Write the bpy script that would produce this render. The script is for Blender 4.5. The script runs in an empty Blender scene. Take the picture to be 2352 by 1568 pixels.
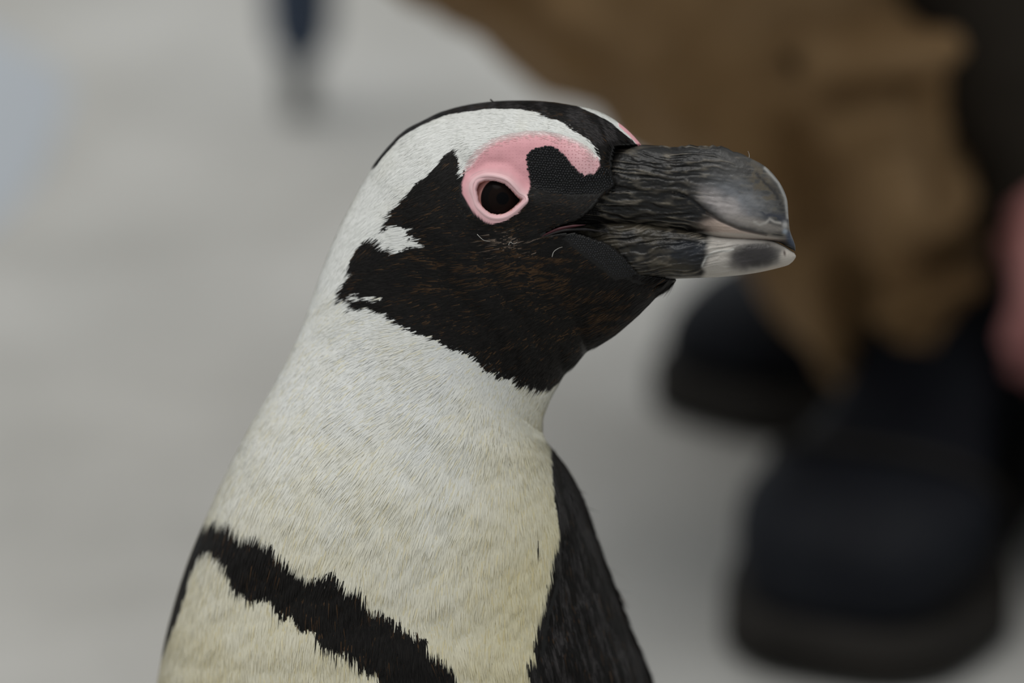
import bpy, bmesh, math, random
import numpy as np
from mathutils import Vector, Matrix

random.seed(7)
rng = np.random.default_rng(7)
scene = bpy.context.scene
col = scene.collection

# ------------------------------------------------------------------ camera
W, H_PX = 2352, 1568
FPX = 10714.0                      # focal length in pixels
PITCH = math.radians(22.0)
D0 = 1.5                           # distance of the penguin's own plane
EYE_Z = 0.44
CAM = np.array([0.0, -1.5 * math.cos(PITCH - math.radians(1.76)), EYE_Z + 1.5 * math.sin(PITCH - math.radians(1.76))])
CR = np.array([1.0, 0, 0])
CU = np.array([0, math.sin(PITCH), math.cos(PITCH)])
CF = np.array([0, math.cos(PITCH), -math.sin(PITCH)])
cam_data = bpy.data.cameras.new('camera')
cam = bpy.data.objects.new('camera', cam_data)
col.objects.link(cam)
cam.location = CAM
cam.rotation_euler = (math.pi / 2 - PITCH, 0, 0)
cam_data.sensor_width = 36.0
cam_data.lens = FPX * 36.0 / W
cam_data.clip_start = 0.05
cam_data.clip_end = 60
cam_data.dof.use_dof = True
cam_data.dof.focus_distance = D0 - 0.026
cam_data.dof.aperture_fstop = 4.4
scene.camera = cam

# ------------------------------------------------------------------ light
world = bpy.data.worlds.new('overcast_sky')
scene.world = world
world.use_nodes = True
bg = world.node_tree.nodes['Background']
bg.inputs['Color'].default_value = (0.90, 0.96, 1.0, 1)
bg.inputs['Strength'].default_value = 0.52
sun_data = bpy.data.lights.new('soft_sun', 'SUN')
sun_data.energy = 1.65
sun_data.angle = math.radians(36)
sun_data.color = (1.0, 0.985, 0.955)
sun = bpy.data.objects.new('soft_sun', sun_data)
col.objects.link(sun)
SUN_FROM = Vector((-0.18, -0.02, 1.0))
sun.rotation_euler = SUN_FROM.to_track_quat('Z', 'Y').to_euler()

vs = scene.view_settings
vs.view_transform = 'Standard'
vs.look = 'None'
vs.gamma = 1.0
vs.exposure = 0.0
vs.use_curve_mapping = False
scene.cycles.use_denoising = True
scene.cycles.sample_clamp_indirect = 4.0


# ------------------------------------------------------------------ helpers
def at(px, py, w_mm):
    """picture point at w_mm millimetres in front of the penguin's plane -> world (arrays allowed)"""
    px, py, w_mm = np.broadcast_arrays(np.asarray(px, float), np.asarray(py, float), np.asarray(w_mm, float))
    d = D0 - w_mm * 0.001
    a = (px - W / 2) / FPX
    b = (H_PX / 2 - py) / FPX
    return CAM + d[..., None] * (a[..., None] * CR + b[..., None] * CU + CF)


def ray(px, py):
    return (px - W / 2) / FPX * CR + (H_PX / 2 - py) / FPX * CU + CF


def at_y(px, py, Y):
    r = ray(px, py)
    return CAM + r * ((Y - CAM[1]) / r[1])


def ground(px, py, z=0.0):
    r = ray(px, py)
    return CAM + r * ((z - CAM[2]) / r[2])


def new_mesh(name, verts, faces, mat=None, parent=None, smooth=True, colors=None, uvs=None, aux=None):
    """verts (n,3), faces (m,k) int array of one size or list; returns the linked object"""
    me = bpy.data.meshes.new(name)
    verts = np.ascontiguousarray(verts, dtype=np.float32)
    if isinstance(faces, np.ndarray):
        k = faces.shape[1]
        me.vertices.add(len(verts))
        me.vertices.foreach_set('co', verts.ravel())
        me.loops.add(faces.size)
        me.loops.foreach_set('vertex_index', np.ascontiguousarray(faces, dtype=np.int32).ravel())
        me.polygons.add(len(faces))
        me.polygons.foreach_set('loop_start', np.arange(0, faces.size, k, dtype=np.int32))
        me.update(calc_edges=True)
    else:
        me.from_pydata([tuple(v) for v in verts], [], faces)
    if colors is not None:
        at_ = me.color_attributes.new('tint', 'FLOAT_COLOR', 'POINT')
        c4 = np.ones((len(verts), 4), dtype=np.float32)
        c4[:, :3] = colors
        at_.data.foreach_set('color', c4.ravel())
    if aux is not None:
        at_ = me.attributes.new('bare', 'FLOAT', 'POINT')
        at_.data.foreach_set('value', np.ascontiguousarray(aux, dtype=np.float32))
    if uvs is not None:
        a2 = me.attributes.new('flat', 'FLOAT_VECTOR', 'POINT')
        u3 = np.zeros((len(verts), 3), dtype=np.float32)
        u3[:, :2] = uvs
        a2.data.foreach_set('vector', u3.ravel())
    if smooth:
        me.polygons.foreach_set('use_smooth', np.ones(len(me.polygons), dtype=bool))
    me.validate()
    me.update()
    o = bpy.data.objects.new(name, me)
    col.objects.link(o)
    if mat is not None:
        me.materials.append(mat)
    if parent is not None:
        o.parent = parent
        o.matrix_parent_inverse = Matrix.Translation(-Vector(parent.location))
    return o


def grid_faces(n, m, wrap=True):
    """quads of an n x m vertex grid, second index closed when wrap"""
    i = np.arange(n - 1)[:, None]
    j = np.arange(m if wrap else m - 1)[None, :]
    j2 = (j + 1) % m
    a = i * m + j
    b = i * m + j2
    c = (i + 1) * m + j2
    d = (i + 1) * m + j
    return np.stack([a + 0 * b, b + 0 * a, c, d], -1).reshape(-1, 4)


def catmull(P, t):
    """P (n,k) control rows, t array in [0,n-1]"""
    P = np.asarray(P, float)
    n = len(P)
    t = np.clip(np.asarray(t, float), 0, n - 1 - 1e-9)
    i = t.astype(int)
    f = (t - i)[:, None]
    ext = np.vstack([2 * P[0] - P[1], P, 2 * P[-1] - P[-2]])
    p0, p1, p2, p3 = ext[i], ext[i + 1], ext[i + 2], ext[i + 3]
    return 0.5 * ((2 * p1) + (-p0 + p2) * f + (2 * p0 - 5 * p1 + 4 * p2 - p3) * f ** 2 + (-p0 + 3 * p1 - 3 * p2 + p3) * f ** 3)


def vnoise(x, y, seed=0):
    """smooth value noise in [0,1]"""
    x = np.asarray(x, float); y = np.asarray(y, float)
    xi = np.floor(x).astype(np.int64); yi = np.floor(y).astype(np.int64)
    xf = x - xi; yf = y - yi
    def h(a, b):
        n = (a * 374761393 + b * 668265263 + seed * 1442695041) & 0xFFFFFFFF
        n = ((n ^ (n >> 13)) * 1274126177) & 0xFFFFFFFF
        return ((n ^ (n >> 16)) & 0xFFFF) / 65535.0
    sx = xf * xf * (3 - 2 * xf); sy = yf * yf * (3 - 2 * yf)
    a = h(xi, yi) * (1 - sx) + h(xi + 1, yi) * sx
    b = h(xi, yi + 1) * (1 - sx) + h(xi + 1, yi + 1) * sx
    return a * (1 - sy) + b * sy


def fbm(x, y, oct=4, seed=0):
    s = 0; a = 0.5; tot = 0
    for k in range(oct):
        s = s + a * vnoise(np.asarray(x) * 2 ** k, np.asarray(y) * 2 ** k, seed + k * 17)
        tot += a; a *= 0.5
    return s / tot


def smooth01(x):
    x = np.clip(x, 0, 1)
    return x * x * (3 - 2 * x)


def sd_poly(P, u, v):
    """signed distance to polygon, negative inside"""
    P = np.asarray(P, float)
    u = np.asarray(u, float); v = np.asarray(v, float)
    d = np.full(u.shape, 1e18); inside = np.zeros(u.shape, bool)
    n = len(P)
    for i in range(n):
        ax, ay = P[i]; bx, by = P[(i + 1) % n]
        ex, ey = bx - ax, by - ay
        wx, wy = u - ax, v - ay
        t = np.clip((wx * ex + wy * ey) / (ex * ex + ey * ey + 1e-12), 0, 1)
        d = np.minimum(d, (wx - ex * t) ** 2 + (wy - ey * t) ** 2)
        cond = (ay > v) != (by > v)
        with np.errstate(divide='ignore', invalid='ignore'):
            xx = ex * (v - ay) / (ey if ey != 0 else 1e-12) + ax
        inside ^= cond & (u < xx)
    d = np.sqrt(d)
    return np.where(inside, -d, d)


def d_line(P, u, v):
    P = np.asarray(P, float)
    d = np.full(np.shape(u), 1e18)
    for i in range(len(P) - 1):
        ax, ay = P[i]; bx, by = P[i + 1]
        ex, ey = bx - ax, by - ay
        wx, wy = u - ax, v - ay
        t = np.clip((wx * ex + wy * ey) / (ex * ex + ey * ey), 0, 1)
        d = np.minimum(d, (wx - ex * t) ** 2 + (wy - ey * t) ** 2)
    return np.sqrt(d)


def tag(o, label=None, category=None, group=None, kind=None):
    if label: o['label'] = label
    if category: o['category'] = category
    if group: o['group'] = group
    if kind: o['kind'] = kind
    return o


def empty(name, loc):
    o = bpy.data.objects.new(name, None)
    o.location = Vector(loc)
    col.objects.link(o)
    return o


# ------------------------------------------------------------------ materials
def mat_new(name):
    m = bpy.data.materials.new(name)
    m.use_nodes = True
    nt = m.node_tree
    return m, nt, nt.nodes['Principled BSDF']


def N(nt, kind, **kw):
    n = nt.nodes.new(kind)
    for k, v in kw.items():
        setattr(n, k, v)
    return n


def mat_tint(name, rough, spec=0.5, ior=None, sheen=0.0, coat=0.0):
    m, nt, b = mat_new(name)
    a = N(nt, 'ShaderNodeAttribute', attribute_name='tint')
    nt.links.new(a.outputs['Color'], b.inputs['Base Color'])
    b.inputs['Roughness'].default_value = rough
    b.inputs['Specular IOR Level'].default_value = spec
    if sheen:
        b.inputs['Sheen Weight'].default_value = sheen
        b.inputs['Sheen Roughness'].default_value = 0.4
    if coat:
        b.inputs['Coat Weight'].default_value = coat
        b.inputs['Coat Roughness'].default_value = 0.25
    return m, nt, b


def mat_noise(name, c1, c2, scale, rough, bump=0.0, bscale=None, spec=0.5, detail=4):
    m, nt, b = mat_new(name)
    tc = N(nt, 'ShaderNodeTexCoord')
    n = N(nt, 'ShaderNodeTexNoise')
    n.inputs['Scale'].default_value = scale
    n.inputs['Detail'].default_value = detail
    nt.links.new(tc.outputs['Object'], n.inputs['Vector'])
    r = N(nt, 'ShaderNodeValToRGB')
    r.color_ramp.elements[0].position = 0.3
    r.color_ramp.elements[1].position = 0.7
    r.color_ramp.elements[0].color = (*c1, 1)
    r.color_ramp.elements[1].color = (*c2, 1)
    nt.links.new(n.outputs['Fac'], r.inputs['Fac'])
    nt.links.new(r.outputs['Color'], b.inputs['Base Color'])
    b.inputs['Roughness'].default_value = rough
    b.inputs['Specular IOR Level'].default_value = spec
    if bump:
        n2 = N(nt, 'ShaderNodeTexNoise')
        n2.inputs['Scale'].default_value = bscale or scale * 8
        n2.inputs['Detail'].default_value = 6
        nt.links.new(tc.outputs['Object'], n2.inputs['Vector'])
        bp = N(nt, 'ShaderNodeBump')
        bp.inputs['Strength'].default_value = bump
        bp.inputs['Distance'].default_value = 0.01
        nt.links.new(n2.outputs['Fac'], bp.inputs['Height'])
        nt.links.new(bp.outputs['Normal'], b.inputs['Normal'])
    return m


# body skin: tint colour everywhere, fine pores and wrinkles where the skin is bare
M_skin, nt, b = mat_tint('penguin_skin', 0.5, 0.22)
att = N(nt, 'ShaderNodeAttribute', attribute_name='flat')
bare = N(nt, 'ShaderNodeAttribute', attribute_name='bare')
vor = N(nt, 'ShaderNodeTexVoronoi')
vor.voronoi_dimensions = '2D'
vor.inputs['Scale'].default_value = 1 / 8.0
vor.inputs['Randomness'].default_value = 0.35
nt.links.new(att.outputs['Vector'], vor.inputs['Vector'])
rp = N(nt, 'ShaderNodeMapRange')
rp.inputs['From Min'].default_value = 0.08
rp.inputs['From Max'].default_value = 0.26
nt.links.new(vor.outputs['Distance'], rp.inputs['Value'])
inv = N(nt, 'ShaderNodeMath', operation='SUBTRACT')
inv.inputs[0].default_value = 1.0
nt.links.new(rp.outputs['Result'], inv.inputs[1])
mul = N(nt, 'ShaderNodeMath', operation='MULTIPLY')
nt.links.new(inv.outputs[0], mul.inputs[0])
nt.links.new(bare.outputs['Fac'], mul.inputs[1])
mul2 = N(nt, 'ShaderNodeMath', operation='MULTIPLY')
mul2.inputs[1].default_value = 0.52
nt.links.new(mul.outputs[0], mul2.inputs[0])
mix = N(nt, 'ShaderNodeMixRGB')
mix.inputs['Color2'].default_value = (0.36, 0.10, 0.11, 1)
nt.links.new(mul2.outputs[0], mix.inputs['Fac'])
ta = [n for n in nt.nodes if n.type == 'ATTRIBUTE' and n.attribute_name == 'tint'][0]
nt.links.new(ta.outputs['Color'], mix.inputs['Color1'])
nt.links.new(mix.outputs['Color'], b.inputs['Base Color'])
bp = N(nt, 'ShaderNodeBump')
bp.inputs['Strength'].default_value = 0.3
bp.inputs['Distance'].default_value = 0.0005
nt.links.new(mul.outputs[0], bp.inputs['Height'])
bp.invert = True
nt.links.new(bp.outputs['Normal'], b.inputs['Normal'])
b.inputs['Subsurface Weight'].default_value = 0.0

M_feather, nt, fb = mat_tint('plumage', 0.5, 0.16)
tr = N(nt, 'ShaderNodeBsdfTranslucent')
nt.links.new([n for n in nt.nodes if n.type == 'ATTRIBUTE'][0].outputs['Color'], tr.inputs['Color'])
ms = N(nt, 'ShaderNodeMixShader')
ms.inputs['Fac'].default_value = 0.20
nt.links.new(fb.outputs['BSDF'], ms.inputs[1]); nt.links.new(tr.outputs['BSDF'], ms.inputs[2])
nt.links.new(ms.outputs['Shader'], nt.nodes['Material Output'].inputs['Surface'])
M_bead, _, _ = mat_tint('beaded_black_skin', 0.32, 0.24)
M_bill, nt, b = mat_tint('bill_horn', 0.40, 0.26)
tc = N(nt, 'ShaderNodeTexCoord')
nz = N(nt, 'ShaderNodeTexNoise')
nz.inputs['Scale'].default_value = 900
nz.inputs['Detail'].default_value = 4
nt.links.new(tc.outputs['Object'], nz.inputs['Vector'])
bp = N(nt, 'ShaderNodeBump')
bp.inputs['Strength'].default_value = 0.35
bp.inputs['Distance'].default_value = 0.0004
nt.links.new(nz.outputs['Fac'], bp.inputs['Height'])
nt.links.new(bp.outputs['Normal'], b.inputs['Normal'])
M_eye, _, b = mat_tint('dark_eye', 0.2, 0.02)
M_lid, _, _ = mat_tint('eyelid_skin', 0.42, 0.4)
M_gape = mat_noise('gape_skin', (0.035, 0.006, 0.009), (0.06, 0.011, 0.015), 300, 0.4, spec=0.3)
M_foot = mat_noise('penguin_foot', (0.012, 0.012, 0.012), (0.03, 0.028, 0.025), 80, 0.5, 0.3, 300)
M_down = mat_noise('loose_down', (0.35, 0.33, 0.30), (0.5, 0.48, 0.44), 300, 0.6)
M_trousers = mat_noise('brown_twill', (0.178, 0.100, 0.038), (0.222, 0.135, 0.062), 9, 0.75, 0.25, 600, spec=0.3)
M_boot = mat_noise('black_rubber', (0.006, 0.0065, 0.009), (0.010, 0.011, 0.014), 30, 0.55, 0.15, 200, spec=0.10)
M_sole = mat_noise('boot_sole', (0.014, 0.012, 0.010), (0.022, 0.019, 0.016), 30, 0.7, 0.2, 200, spec=0.15)
M_hand = mat_noise('hand_skin', (0.42, 0.17, 0.16), (0.50, 0.22, 0.20), 60, 0.5, 0.15, 400)
M_face = M_hand
M_hair = mat_noise('dark_hair', (0.012, 0.009, 0.007), (0.025, 0.018, 0.013), 120, 0.5)
M_jacket = mat_noise('dark_jacket', (0.018, 0.014, 0.010), (0.028, 0.022, 0.016), 20, 0.85, 0.2, 300, spec=0.15)
M_bag = mat_noise('black_cloth', (0.005, 0.005, 0.006), (0.009, 0.009, 0.010), 25, 0.8, 0.3, 200, spec=0.15)
M_blue = mat_noise('blue_cloth', (0.020, 0.034, 0.062), (0.030, 0.048, 0.085), 30, 0.7, 0.2, 200)
M_metal = mat_noise('grey_rod', (0.17, 0.17, 0.165), (0.22, 0.22, 0.21), 40, 0.5)

# concrete floor: broad mottling, fine grit
M_floor, nt, b = mat_new('concrete')
tc = N(nt, 'ShaderNodeTexCoord')
n1 = N(nt, 'ShaderNodeTexNoise'); n1.inputs['Scale'].default_value = 6.5; n1.inputs['Detail'].default_value = 5; n1.inputs['Roughness'].default_value = 0.6
n2 = N(nt, 'ShaderNodeTexNoise'); n2.inputs['Scale'].default_value = 1.3; n2.inputs['Detail'].default_value = 2
n3 = N(nt, 'ShaderNodeTexNoise'); n3.inputs['Scale'].default_value = 160; n3.inputs['Detail'].default_value = 5
for n in (n1, n2, n3):
    nt.links.new(tc.outputs['Object'], n.inputs['Vector'])
r1 = N(nt, 'ShaderNodeValToRGB')
r1.color_ramp.elements[0].position = 0.34; r1.color_ramp.elements[0].color = (0.358, 0.350, 0.328, 1)
r1.color_ramp.elements[1].position = 0.66; r1.color_ramp.elements[1].color = (0.452, 0.444, 0.422, 1)
nt.links.new(n1.outputs['Fac'], r1.inputs['Fac'])
r2 = N(nt, 'ShaderNodeValToRGB')
r2.color_ramp.elements[0].position = 0.35; r2.color_ramp.elements[0].color = (0.93, 0.91, 0.88, 1)
r2.color_ramp.elements[1].position = 0.65; r2.color_ramp.elements[1].color = (1.06, 1.06, 1.06, 1)
nt.links.new(n2.outputs['Fac'], r2.inputs['Fac'])
mx = N(nt, 'ShaderNodeMixRGB', blend_type='MULTIPLY'); mx.inputs['Fac'].default_value = 1
nt.links.new(r1.outputs['Color'], mx.inputs['Color1']); nt.links.new(r2.outputs['Color'], mx.inputs['Color2'])
nt.links.new(mx.outputs['Color'], b.inputs['Base Color'])
b.inputs['Roughness'].default_value = 0.75
bp = N(nt, 'ShaderNodeBump'); bp.inputs['Strength'].default_value = 0.5; bp.inputs['Distance'].default_value = 0.004
nt.links.new(n3.outputs['Fac'], bp.inputs['Height']); nt.links.new(bp.outputs['Normal'], b.inputs['Normal'])

# shallow water lying on the concrete
M_water, nt, b = mat_new('sky_tinted_water')
b.inputs['Base Color'].default_value = (0.37, 0.39, 0.415, 1)  # blue-grey because the sky reflection is put into the base colour
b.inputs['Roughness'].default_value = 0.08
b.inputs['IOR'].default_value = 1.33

# ------------------------------------------------------------------ structure: floor
s = 9.0
n = 60
gx, gy = np.meshgrid(np.linspace(-s, s, n), np.linspace(-3, 2 * s - 3, n), indexing='ij')
gz = 0 * gx
fv = np.stack([gx, gy, gz], -1).reshape(-1, 3)
floor = new_mesh('floor', fv, grid_faces(n, n, wrap=False)[:, ::-1], M_floor)
floor['kind'] = 'structure'

# puddle far left on the floor, standing in for a cool sky reflection
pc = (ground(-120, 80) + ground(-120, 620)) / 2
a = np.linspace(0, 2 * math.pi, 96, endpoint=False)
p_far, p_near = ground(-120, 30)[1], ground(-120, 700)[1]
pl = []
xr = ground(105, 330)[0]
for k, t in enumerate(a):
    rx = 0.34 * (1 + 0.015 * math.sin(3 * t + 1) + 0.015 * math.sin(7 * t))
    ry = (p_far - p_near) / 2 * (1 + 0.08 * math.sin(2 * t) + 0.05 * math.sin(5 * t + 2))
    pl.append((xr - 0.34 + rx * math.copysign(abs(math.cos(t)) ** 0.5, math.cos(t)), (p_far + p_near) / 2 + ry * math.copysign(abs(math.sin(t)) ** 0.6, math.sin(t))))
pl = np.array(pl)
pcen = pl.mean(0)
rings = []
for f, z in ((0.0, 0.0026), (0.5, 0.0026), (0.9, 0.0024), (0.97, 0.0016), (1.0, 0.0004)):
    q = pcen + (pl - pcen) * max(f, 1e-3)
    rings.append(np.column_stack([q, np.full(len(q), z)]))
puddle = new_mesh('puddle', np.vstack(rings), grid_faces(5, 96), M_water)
tag(puddle, 'shallow puddle on the concrete at the left edge, sky reflection painted in as pale blue', 'puddle')

# ==================================================================
#                              PENGUIN
# ==================================================================
# section table: crown/nape/breast contour point, throat/back contour point, centre depth, half thickness (mm)
R = np.array([
    (1482, 352, 1520, 636, 17, 6),
    (1466, 324, 1553, 644, 16, 10.5),
    (1425, 285, 1512, 678, 13.5, 15),
    (1370, 255, 1466, 722, 11, 19.5),
    (1300, 240, 1425, 758, 8, 23.5),
    (1220, 232, 1385, 786, 5, 26.5),
    (1130, 234, 1352, 805, 2, 28.5),
    (1046, 248, 1325, 833, -1, 29.5),
    (983, 273, 1303, 853, -3, 30.2),
    (930, 303, 1287, 875, -5, 30.8),
    (880, 353, 1270, 903, -7, 31.5),
    (846, 402, 1258, 928, -9, 32),
    (808, 470, 1249, 952, -11.5, 33),
    (772, 545, 1246, 975, -14, 34.5),
    (740, 625, 1246, 992, -16.5, 37),
    (712, 705, 1254, 1012, -19, 40),
    (678, 790, 1276, 1040, -22, 43.5),
    (636, 872, 1304, 1078, -25, 47.5),
    (580, 972, 1334, 1138, -28.5, 52),
    (530, 1070, 1360, 1212, -32, 57),
    (482, 1175, 1388, 1290, -36, 61.5),
    (438, 1280, 1420, 1378, -41, 66),
    (403, 1387, 1455, 1468, -46, 70),
    (378, 1490, 1488, 1552, -50, 73.5),
    (360, 1620, 1525, 1660, -56, 77),
    (345, 1900, 1585, 1915, -70, 80),
    (380, 2200, 1595, 2210, -87, 82),
    (470, 2500, 1540, 2500, -104, 74),
    (600, 2720, 1430, 2720, -116, 58),
    (760, 2850, 1280, 2850, -123, 36),
    (950, 2895, 1100, 2895, -126, 8),
], float)
M_ANG = 512
ts = []
for i in range(len(R) - 1):
    step = max(np.hypot(*(R[i + 1, :2] - R[i, :2])), np.hypot(*(R[i + 1, 2:4] - R[i, 2:4])))
    k = max(3, int(step / (4.5 if i < 24 else 22)))
    ts.append(i + np.arange(k) / k)
ts = np.append(np.concatenate(ts), len(R) - 1)
RS = catmull(R, ts)
NR = len(ts)
th = np.linspace(0, 2 * math.pi, M_ANG, endpoint=False)
Cx = (RS[:, 0] + RS[:, 2]) / 2; Cy = (RS[:, 1] + RS[:, 3]) / 2
Hx = (RS[:, 0] - RS[:, 2]) / 2; Hy = (RS[:, 1] - RS[:, 3]) / 2
ct, st = np.cos(th), np.sin(th)
BU = Cx[:, None] + Hx[:, None] * ct
BV = Cy[:, None] + Hy[:, None] * ct
sgn = np.sign(st) * np.abs(st) ** 0.92
BW = RS[:, 4][:, None] + RS[:, 5][:, None] * sgn
FRONT = np.broadcast_to(st > 0, BU.shape)

PINK = [(1076, 374), (1096, 347), (1115, 331), (1142, 315), (1174, 306), (1218, 299), (1264, 301), (1298, 308), (1333, 322), (1356, 338),
        (1372, 356), (1379, 381), (1367, 400), (1353, 398), (1340, 407), (1331, 395), (1317, 384), (1308, 370), (1296, 356), (1280, 342),
        (1264, 335), (1241, 338), (1220, 345), (1211, 356), (1211, 374), (1215, 400), (1218, 430), (1211, 450), (1207, 471), (1188, 494),
        (1161, 510), (1138, 517), (1115, 510), (1092, 492), (1076, 471), (1062, 443), (1061, 420), (1069, 397)]
FACE = [(1057, 330), (1061, 350), (1064, 375), (1069, 400), (1100, 440), (1195, 420), (1202, 355), (1225, 332), (1262, 325), (1300, 345), (1365, 388), (1376, 380),
        (1379, 361), (1374, 345), (1363, 326), (1344, 312), (1321, 299), (1305, 283), (1259, 268), (1248, 258), (1207, 250), (1138, 248),
        (1046, 258), (1000, 273), (942, 302), (897, 342), (878, 366), (830, 360), (980, 190), (1250, 180), (1330, 238), (1342, 248),
        (1379, 267), (1413, 287), (1436, 308), (1461, 331), (1500, 350), (1720, 400), (1750, 800), (1350, 920), (1292, 866), (1265, 884),
        (1244, 880), (1212, 881), (1181, 866), (1150, 857), (1115, 828), (1069, 803), (1031, 789), (1003, 773), (968, 751), (930, 741),
        (902, 716), (865, 705), (826, 697), (821, 679), (801, 676), (798, 657), (808, 631), (827, 614), (814, 603), (814, 587), (840, 558),
        (862, 534), (881, 529), (900, 513), (923, 478), (935, 458), (948, 440), (964, 418), (996, 392), (1015, 373), (1034, 347)]
SPOTS = [[(872, 527), (913, 515), (962, 518), (951, 532), (982, 546), (1000, 568), (965, 561), (939, 575), (919, 564), (897, 545)],
         [(826, 673), (856, 669), (850, 686), (828, 684)], [(858, 680), (899, 678), (880, 690)]]
BAND = [(440, 1150), (477, 1174), (510, 1166), (546, 1181), (567, 1197), (600, 1204), (618, 1225), (656, 1246), (680, 1267), (698, 1298),
        (728, 1291), (773, 1279), (797, 1304), (830, 1325), (847, 1360), (892, 1385), (936, 1418), (980, 1449), (1023, 1485), (1045, 1522),
        (1047, 1568), (1060, 1640), (1080, 1800), (1100, 2400), (1000, 2700), (880, 2400), (930, 1800), (905, 1600), (896, 1566),
        (871, 1539), (833, 1500), (794, 1485), (767, 1473), (728, 1434), (683, 1424), (674, 1398), (633, 1372), (621, 1357), (579, 1348),
        (549, 1336), (531, 1306), (525, 1276), (507, 1255), (495, 1243), (477, 1252), (465, 1252), (444, 1294), (436, 1339), (418, 1384),
        (400, 1431), (385, 1465), (340, 1460), (400, 1180)]
BACK = [(1250, 1000), (1256, 1020), (1264, 1070), (1269, 1127), (1277, 1177), (1273, 1217), (1261, 1250), (1264, 1279), (1248, 1348),
        (1237, 1384), (1226, 1435), (1222, 1467), (1208, 1500), (1217, 1543), (1226, 1568), (1240, 1700), (1250, 2400), (1150, 2700),
        (1150, 3000), (2200, 3000), (2200, 900), (1400, 900)]
DOT = [(1231, 1208), (1236, 1212), (1238, 1232), (1233, 1240), (1229, 1222)]
# far side of the bird (never faces the photograph): nape stripe, mantle, mirrored face
FAR_DARK = [(880, 320), (1000, 200), (1330, 236), (1200, 300), (1060, 420), (1010, 640), (1120, 860), (1300, 980), (1700, 1300),
            (1800, 2900), (700, 2900), (640, 1700), (760, 1300), (960, 1000), (860, 760), (850, 520)]
FAR_FACE = [(1180, 480), (1250, 400), (1420, 420), (1500, 350), (1720, 400), (1750, 800), (1350, 920), (1260, 884), (1150, 857), (1100, 700), (1150, 560)]
BEADS = [(1209, 350), (1222, 341), (1243, 334), (1266, 331), (1284, 340), (1300, 355), (1312, 370), (1322, 384), (1336, 400), (1342, 411),
         (1356, 402), (1370, 405), (1385, 385), (1402, 400), (1408, 425), (1380, 440), (1340, 446), (1290, 444), (1250, 436),
         (1222, 428), (1214, 395)]
BEADS2 = [(1325, 533), (1400, 562), (1440, 598), (1467, 630), (1420, 640), (1370, 600), (1330, 570), (1300, 545)]
BILLP = [(1413, 337), (1406, 360), (1404, 400), (1411, 425), (1388, 445), (1360, 478), (1335, 502), (1290, 517), (1250, 538), (1290, 535),
         (1320, 533), (1400, 562), (1440, 598), (1467, 630), (1560, 644), (1950, 640), (1950, 330), (1545, 326), (1482, 331)]
EYE_OPEN = [(1089.5, 434), (1096, 418), (1115, 410), (1138, 411), (1161, 418), (1177, 432), (1190.5, 446), (1206, 457), (1197, 469),
            (1179, 485), (1161, 495), (1142, 498), (1124, 494), (1108, 482), (1096, 466)]


def pattern(u, v, front, ju=0.0, jv=0.0):
    """signed darkness of the plumage: positive = black feathers (in px from the edge)"""
    u2, v2 = u + ju, v + jv
    f = -sd_poly(FACE, u2, v2)
    for sp in SPOTS:
        f = np.minimum(f, sd_poly(sp, u2, v2))
    f = np.maximum(f, -sd_poly(BAND, u2, v2))
    f = np.maximum(f, -sd_poly(BACK, u2, v2))
    f = np.maximum(f, -sd_poly(DOT, u2, v2))
    g = np.maximum(-sd_poly(FAR_DARK, u2, v2), -sd_poly(FAR_FACE, u2, v2))
    return np.where(front, f, g)


def white_colour(u, v):
    """plumage white, creamier down the breast and towards the throat"""
    t = smooth01((v - 760) / 800)
    t = np.clip(0.75 * t + 0.45 * smooth01((u - 1000) / 260) * smooth01((v - 780) / 220), 0, 1)
    t = np.clip(t + 0.35 * (fbm(u / 45, v / 60, 3, 5) - 0.5), 0, 1)
    c0 = np.array([0.875, 0.87, 0.83]); c1 = np.array([0.765, 0.70, 0.485])
    return c0 + (c1 - c0) * t[..., None]


base_pt = at(1000, 2895, -126)
penguin = empty('penguin', (base_pt[0], base_pt[1], 0.0))
tag(penguin, 'African penguin with pink brow patch and black bill turned over its shoulder', 'penguin')
# ------------------------------------------------------------------ bill
def blob(u, v, cu, cv, ru, rv, deg, p=2.0):
    a = math.radians(deg); c, s_ = math.cos(a), math.sin(a)
    x = ((u - cu) * c + (v - cv) * s_) / ru
    y = (-(u - cu) * s_ + (v - cv) * c) / rv
    return np.exp(-(x * x + y * y) ** p)


def bill_loft(rows, ns, na, power, seed, wr_amp):
    rows = np.array(rows, float)
    if seed == 1: rows[:, 3] += np.interp(rows[:, 0], [1376, 1700, 1790], [5, 4, 0])
    else: rows[:, 1] -= np.interp(rows[:, 0], [1286, 1700, 1790], [5, 4, 0])
    seg = np.hypot(np.diff(rows[:, 0] + rows[:, 2]), np.diff(rows[:, 1] + rows[:, 3])) + 8
    cum = np.concatenate([[0], np.cumsum(seg)]); cum /= cum[-1]
    t = np.interp(np.linspace(0, 1, ns), cum, np.arange(len(rows)))
    S = catmull(rows, t)
    a = np.linspace(0, 2 * math.pi, na, endpoint=False)
    c, s_ = np.cos(a), np.sin(a)
    cc = np.sign(c) * np.abs(c) ** 0.9
    U = (S[:, 0] + S[:, 2])[:, None] / 2 + ((S[:, 0] - S[:, 2]) / 2)[:, None] * cc
    V_ = (S[:, 1] + S[:, 3])[:, None] / 2 + ((S[:, 1] - S[:, 3]) / 2)[:, None] * cc
    w_off = np.sign(s_) * np.abs(s_) ** power
    W_ = S[:, 4][:, None] + S[:, 5][:, None] * w_off
    return U, V_, W_, a, S, t


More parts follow.
